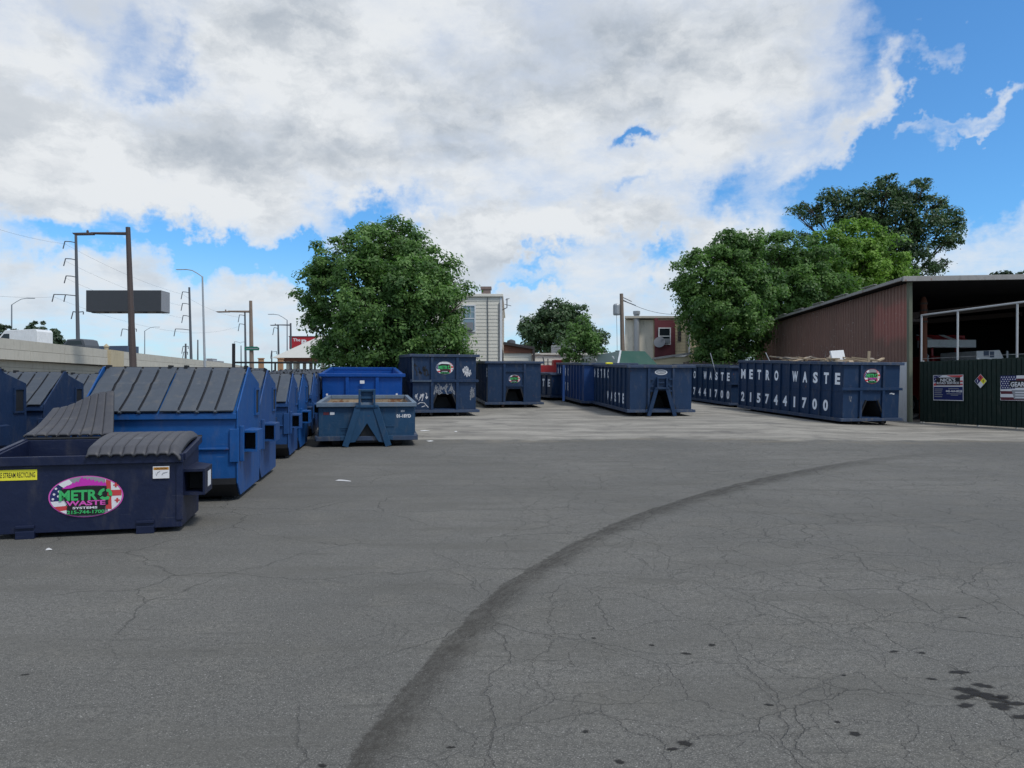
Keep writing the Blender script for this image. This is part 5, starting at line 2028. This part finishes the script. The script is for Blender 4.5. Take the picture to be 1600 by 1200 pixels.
def rand_tag(seed, n=5, wdt=1.0, ht=.5):
    rr = random.Random(seed)
    out_ = []
    for k in range(n):
        x = (k / n - .5) * wdt
        st_ = [(x + rr.uniform(-.05, .05), rr.uniform(-.5, .5) * ht)]
        for j in range(rr.randint(3, 6)):
            st_.append((x + rr.uniform(-.1, .18) * wdt, rr.uniform(-.5, .5) * ht))
        sm = []
        for a_, c_ in zip(st_, st_[1:]):
            for t in range(4):
                sm.append((a_[0] + (c_[0] - a_[0]) * t / 4 + .02 * math.sin(t * 1.57), a_[1] + (c_[1] - a_[1]) * t / 4 + .03 * math.sin(t * 1.57)))
        out_.append(sm + [st_[-1]])
    return out_


GR = 'roll-off containers in the lot'
# small hook-lift container in front
c1 = rolloff('low faded blue hook lift container with rusty inside, marked 01-18YD', GR, 4.3, 1.0, 'steelblue', 'steelrim', 2.22, 6, (), 'frame', inside='rustwall', mid=False, front_mid='none', over=.05, e=.05)
place(c1, at(573.5, 16.85), 16.85, R(11.0), 4.3)
dd = Decal()
dd.text('01-18YD', 0, 0, .34, .085, 's_white', .04)
dd.text('MW', -.02, .115, .09, .05, 's_white', .03)
dd.build('marking', c1, (.86, -.004, .72))
dd = Decal()
dd.rect(-.05, .05, -.03, .03, 's_white')
dd.rect(-.20, -.07, -.035, .03, 's_maroon', False)
dd.build('sticker', c1, (-.80, -.004, .79))
b = MB()
b.box(-.62, -.36, -.012, -.001, .44, .46)
b.box(-.60, -.36, -.012, -.001, .39, .405)
b.box(.44, .64, -.012, -.001, .47, .49)
b.build('step_bar', M['steelblue'], c1)
# bright blue container right behind it
c2 = rolloff('clean bright blue open container standing behind the low faded one', GR, 6.3, 1.62, 'blue_new', 'blue_new', 2.42, 9, (), 'none', mid=False, front_mid=False, inside='blue_new', vx=.19)
place(c2, at(566, 22.4), 22.4, R(11.5), 6.3)
c2.rotation_euler.x += .022
dd = Decal()
dd.rect(-.07, .07, -.05, .05, 's_white')
dd.rect(-1.10, -1.04, -.42, -.36, 's_white', False)
dd.rect(1.04, 1.10, -.42, -.36, 's_white', False)
dd.build('sticker', c2, (0, -.07, 1.40))
# tall one with graffiti
c3 = rolloff('tall navy container covered with white graffiti tags and an oval logo', GR, 6.7, 2.26, 'roll', 'roll_edge', 2.36, 11, (), 'arch', logo=(1.80, .33, .25, (True, 's_grey', 'ink', 's_maroon')), vx=.20, dg=(.52, .26, .62))
place(c3, at(694.5, 26.4), 26.4, R(13.5), 6.7)
scribble(c3, rand_tag(2, 4, .45, .30), (-.82, -.006, .72), 1.0, 's_white', .018)
scribble(c3, [[(-.2, .0), (-.1, .06), (.05, .05), (.12, -.04), (.2, -.12)], [(-.05, -.1), (.08, -.06)]], (-.80, -.006, .46), 1.0, 's_white', .02)
scribble(c3, rand_tag(9, 5, .30, .42), (.85, -.006, 1.70), 1.0, 's_white', .016)
scribble(c3, rand_tag(12, 9, .70, .42), (0, -.006, 1.02), 1.0, 's_grey', .02)
scribble(c3, rand_tag(15, 4, .55, .45), (-.80, -.006, 1.72), 1.0, 'black_steel', .035)
scribble(c3, rand_tag(21, 4, .14, .50), (1.05, -.006, .85), 1.0, 's_grey', .014)
b = MB()
b.box(-1.20, -.5, -.085, -.072, 1.30, 1.33)
b.box(-1.19, -1.16, -.012, -.002, 1.36, 2.16)
b.build('scrape', M['steelrim'], c3)
# next one with small logo
c4 = rolloff('navy container with a small oval logo above its dark arch, right of the graffiti one', GR, 6.5, 2.0, 'roll', 'roll_edge', 2.36, 11, (('METRO WASTE', 1.55, 0),), 'arch', logo=(1.27, .26, .185, (False, 's_grey', 's_maroon', 's_maroon')), front_mid=False, vx=.19, dg=(.46, .26, .62))
place(c4, at(803.5, 31.2), 31.2, R(9), 6.5)
b = MB()
b.box(-.44, .44, -.05, -.001, 1.58, 1.64)
b.box(-.44, .44, -.05, -.001, .94, 1.0)
b.build('cross_bar', M['roll'], c4)
# small far one with red skip on top of the view
c9 = rolloff('partly hidden far blue container with white letters under the red bin', GR, 4.4, 1.36, 'roll', 'roll_edge', 2.36, 7, (('WASTE', .90, 2),), 'none', mid=False, front_mid=False)
place(c9, at(893, 37.2), 37.2, R(24), 4.4)
rb = thing('red_skip', 'red steel skip standing behind the small far blue container', 'skip', loc=(1.7, 44.0, gz(1.6, 44)), rotz=R(3))
b = MB()
b.prism([(0, 0), (-.3, 1.8), (3.3, 1.8), (3.0, 0)], 0, .06, 'y')
b.prism([(0, 0), (-.3, 1.8), (3.3, 1.8), (3.0, 0)], 1.6, 1.66, 'y')
b.bar((-.15, 0.07, .9), (-.15, 1.59, .9), .06, 1.8)
b.bar((3.15, 0.07, .9), (3.15, 1.59, .9), .06, 1.8)
b.build('body', M['redpaint'], rb, bevel=.01)
MB().box(.9, 1.9, 0.3, 1.3, 0.1, 2.15).build('red_drum', M['redpaint'], rb, bevel=.05)
b = MB()
b.box(-.4, 3.4, -.06, -.002, 1.0, 1.1)
b.build('rail', M['roll_edge'], rb)
# angled pair
c5 = rolloff('angled blue container with narrow white side letters, left of the hook frame container', GR, 6.2, 1.92, 'roll_blue', 'roll_edge', 2.36, 10, (('METRO', 1.50, 0), ('WASTE', .78, 0)), 'none', mid=True, front_mid=False, vx=.9)
place(c5, at(912, 32.0) + 1.18, 32.0 + .18, R(7.5), 6.2)
c6 = rolloff('navy container with a hook frame over its dark arch, nearest of the middle pair', GR, 5.9, 1.86, 'roll', 'roll_edge', 2.36, 10, (('METRO', 1.52, 0), ('WASTE', .62, 4)), 'both', mid=True, front_mid=False, vx=.20, dg=(.56, .30, .75), letter_h=.38)
place(c6, 4.36 + 1.17, 26.3 + .14, R(6.5), 5.9)
dd = Decal()
dd.poly(ell(0, 350, 35), 's_white')
dd.poly(ell(0, 350, 35, .82), 's_grey')
dd.text('METRO', 0, .1, 1.1, .5, 's_white', .02)
dd.build('logo_decal', c6, (0, -.004, 1.64), 0, (.24, .10))
b = MB()
for z in (1.38, 1.12, .95):
    b.box(-.44, -.30, -.05, -.001, z - .03, z + .03)
    b.box(.30, .44, -.05, -.001, z - .03, z + .03)
b.build('cross_bar', M['roll'], c6)
yl = tag(MB().box(-.14, .14, -.10, .10, 0, .07).build('yellow_strap', M['yellow'], None, bevel=.02), 'yellow green strap lying on the rail of the hook frame container', 'strap')
mtx = Matrix.Translation(c6.location) @ c6.rotation_euler.to_matrix().to_4x4()
p = mtx @ Vector((-1.19, 3.1, 1.92))
yl.location = p
yl.rotation_euler = (R(4), 0, R(6.5))
# long right hand pair
c7 = rolloff('long navy container piled with scrap timber, lettered METRO WASTE 2157441700', GR, 6.8, 2.22, 'roll', 'roll_edge', 2.36, 11, (('METRO WASTE', 1.66, 0), ('2157441700', .66, 0)), 'arch', logo=(1.76, .34, .27, (False, 's_red', 's_grey', 's_pink')), vx=.20, dg=(.52, .22, .66), letter_h=.42)
yw7 = math.atan2(1.58, 6.6)
place(c7, 11.78 + 1.18 * math.cos(yw7), 25.35 + 1.18 * math.sin(yw7), yw7, 6.8)
dd = Decal()
dd.poly([(-.12, .0), (-.03, .05), (.12, .02), (.10, -.03), (.0, .0)], 's_white')
dd.build('scrape', c7, (.86, -.004, 1.12))
scribble(c7, [[(-.05, .1), (0, -.1), (.05, .08)], [(.02, .1), (.03, -.12)]], (-.88, -.006, .95), 1.0, 's_grey', .012)
c8 = rolloff('long navy container lettered METRO WASTE, directly behind the timber filled one', GR, 6.7, 1.95, 'roll', 'roll_edge', 2.36, 11, (('METRO WASTE', 1.48, 0), ('2157441700', .62, 1)), 'arch', mid=True, front_mid=True, vx=.20, letter_h=.40)
yw8 = math.atan2(1.25, 6.6)
place(c8, 10.35 + 1.18 * math.cos(yw8), 33.6 + 1.18 * math.sin(yw8), yw8, 6.7)

# ---- scrap timber and a white panel on the filled container
m7 = Matrix.Translation(c7.location) @ c7.rotation_euler.to_matrix().to_4x4()
fill = MB()
rg = random.Random(4)
nx_, ny_ = 10, 26
for j in range(ny_ + 1):
    for i in range(nx_ + 1):
        x, y = -1.12 + 2.24 * i / nx_, .10 + 6.55 * j / ny_
        z = 2.02 + .16 * mnoise.noise(Vector((x * 1.3, y * 1.3, 2))) + .10 * math.exp(-((y - 3.2) / 2) ** 2)
        fill.v.append(tuple(m7 @ Vector((x, y, z))))
for j in range(ny_):
    for i in range(nx_):
        q = j * (nx_ + 1) + i
        fill.f.append([q, q + 1, q + nx_ + 2, q + nx_ + 1])
        fill.mi.append(0)
fo = fill.build('rubble', M['plank2'], None)
tag(fo, 'grey rubble filling the long container', kind='stuff')
words_ = ['steepest', 'longest', 'palest', 'greyest']
for k in range(46):
    yv = rg.uniform(.5, 4.6)
    xv = rg.uniform(-1.0, .95)
    l_ = rg.uniform(.35, 1.25)
    a = rg.uniform(0, math.pi)
    el_ = rg.uniform(-.06, .24)
    zb_ = 2.22 + rg.uniform(-.03, .18)
    dx_, dy_ = math.cos(a) * l_ / 2, math.sin(a) * l_ / 2
    b = MB()
    b.bar((-dx_, -dy_, -el_ * l_ / 2), (dx_, dy_, el_ * l_ / 2), rg.uniform(.07, .26), rg.uniform(.02, .07))
    o = b.build('scrap_timber', M[rg.choice(['plank', 'plank', 'plank2'])], None)
    o.location = m7 @ Vector((max(-1.05 + abs(dx_), min(1.05 - abs(dx_), xv)), max(.1 + abs(dy_), yv), zb_))
    o.rotation_euler = (c7.rotation_euler.x, 0, yw7)
    tag(o, 'broken piece of scrap timber heaped in the long lettered container', 'timber', 'scrap timber pieces in the long container')
wp = tag(MB().box(-.40, .40, -.03, .03, 0, .48).build('sheet_offcut', M['white'], None, bevel=.01), 'white sheet panel propped up among the scrap timber', 'offcut')
wp.location = m7 @ Vector((-.35, 1.3, 2.22))
wp.rotation_euler = (R(-12), R(-4), yw7 + R(18))
st_ = tag(MB().bar((0, 0, 0), (.03, 0, .52), .09, .05).build('upright_stick', M['plank'], None), 'single pale stick standing upright near the white panel', 'timber')
st_.location = m7 @ Vector((.25, .5, 2.15))
for k, (dx_, dz_, yv, lb) in enumerate(((-.25, .62, 5.2, 'thin grey rod sticking up out of the far end of the timber container'), (-.25, 1.05, 9.9, 'thin grey rod sticking up out of the lettered container behind'))):
    o = tag(MB().tube([(0, 0, 0), (dx_, .1, dz_)], .02, 6).build('metal_rod', M['galv'], None), lb, 'rod', 'rods sticking out of containers')
    o.location = m7 @ Vector((-.6, yv, 2.0 if k == 0 else 1.55))

# ================================================================== LITTER
for px, py, lx, ly, a, lb in ((537, 752, .28, .05, -25, 'pale strip of litter lying on the asphalt before the low blue container'),
                              (664, 681, .30, .12, 20, 'white scrap of litter right of the low blue container'),
                              (672, 693, .22, .15, 50, 'small pale rag by the right foot of the low blue container'),
                              (77, 860, .05, .02, 10, 'tiny white scrap in front of the recycling bin'),
                              (712, 682, .16, .08, 70, 'pale scrap on the dusty lot edge in the middle')):
    dd_ = 1110 * 1.45 / (py - 604)
    b = MB()
    b.add([(-lx, -ly, .006), (lx, -ly * .6, .01), (lx * .9, ly, .012), (-lx * .8, ly * .7, .03), (0, -ly * .2, .045)], [(0, 1, 4), (1, 2, 4), (2, 3, 4), (3, 0, 4)])
    x = (px - 800) / 1110 * dd_
    o = tag(b.build('litter_scrap', M['litter'], None, fixn=False), lb, 'litter', 'scraps of litter')
    o.location = (x, dd_, gz(x, dd_) + .002)
    o.rotation_euler = (0, 0, R(a))
    o.scale = (.5, .5, .5)
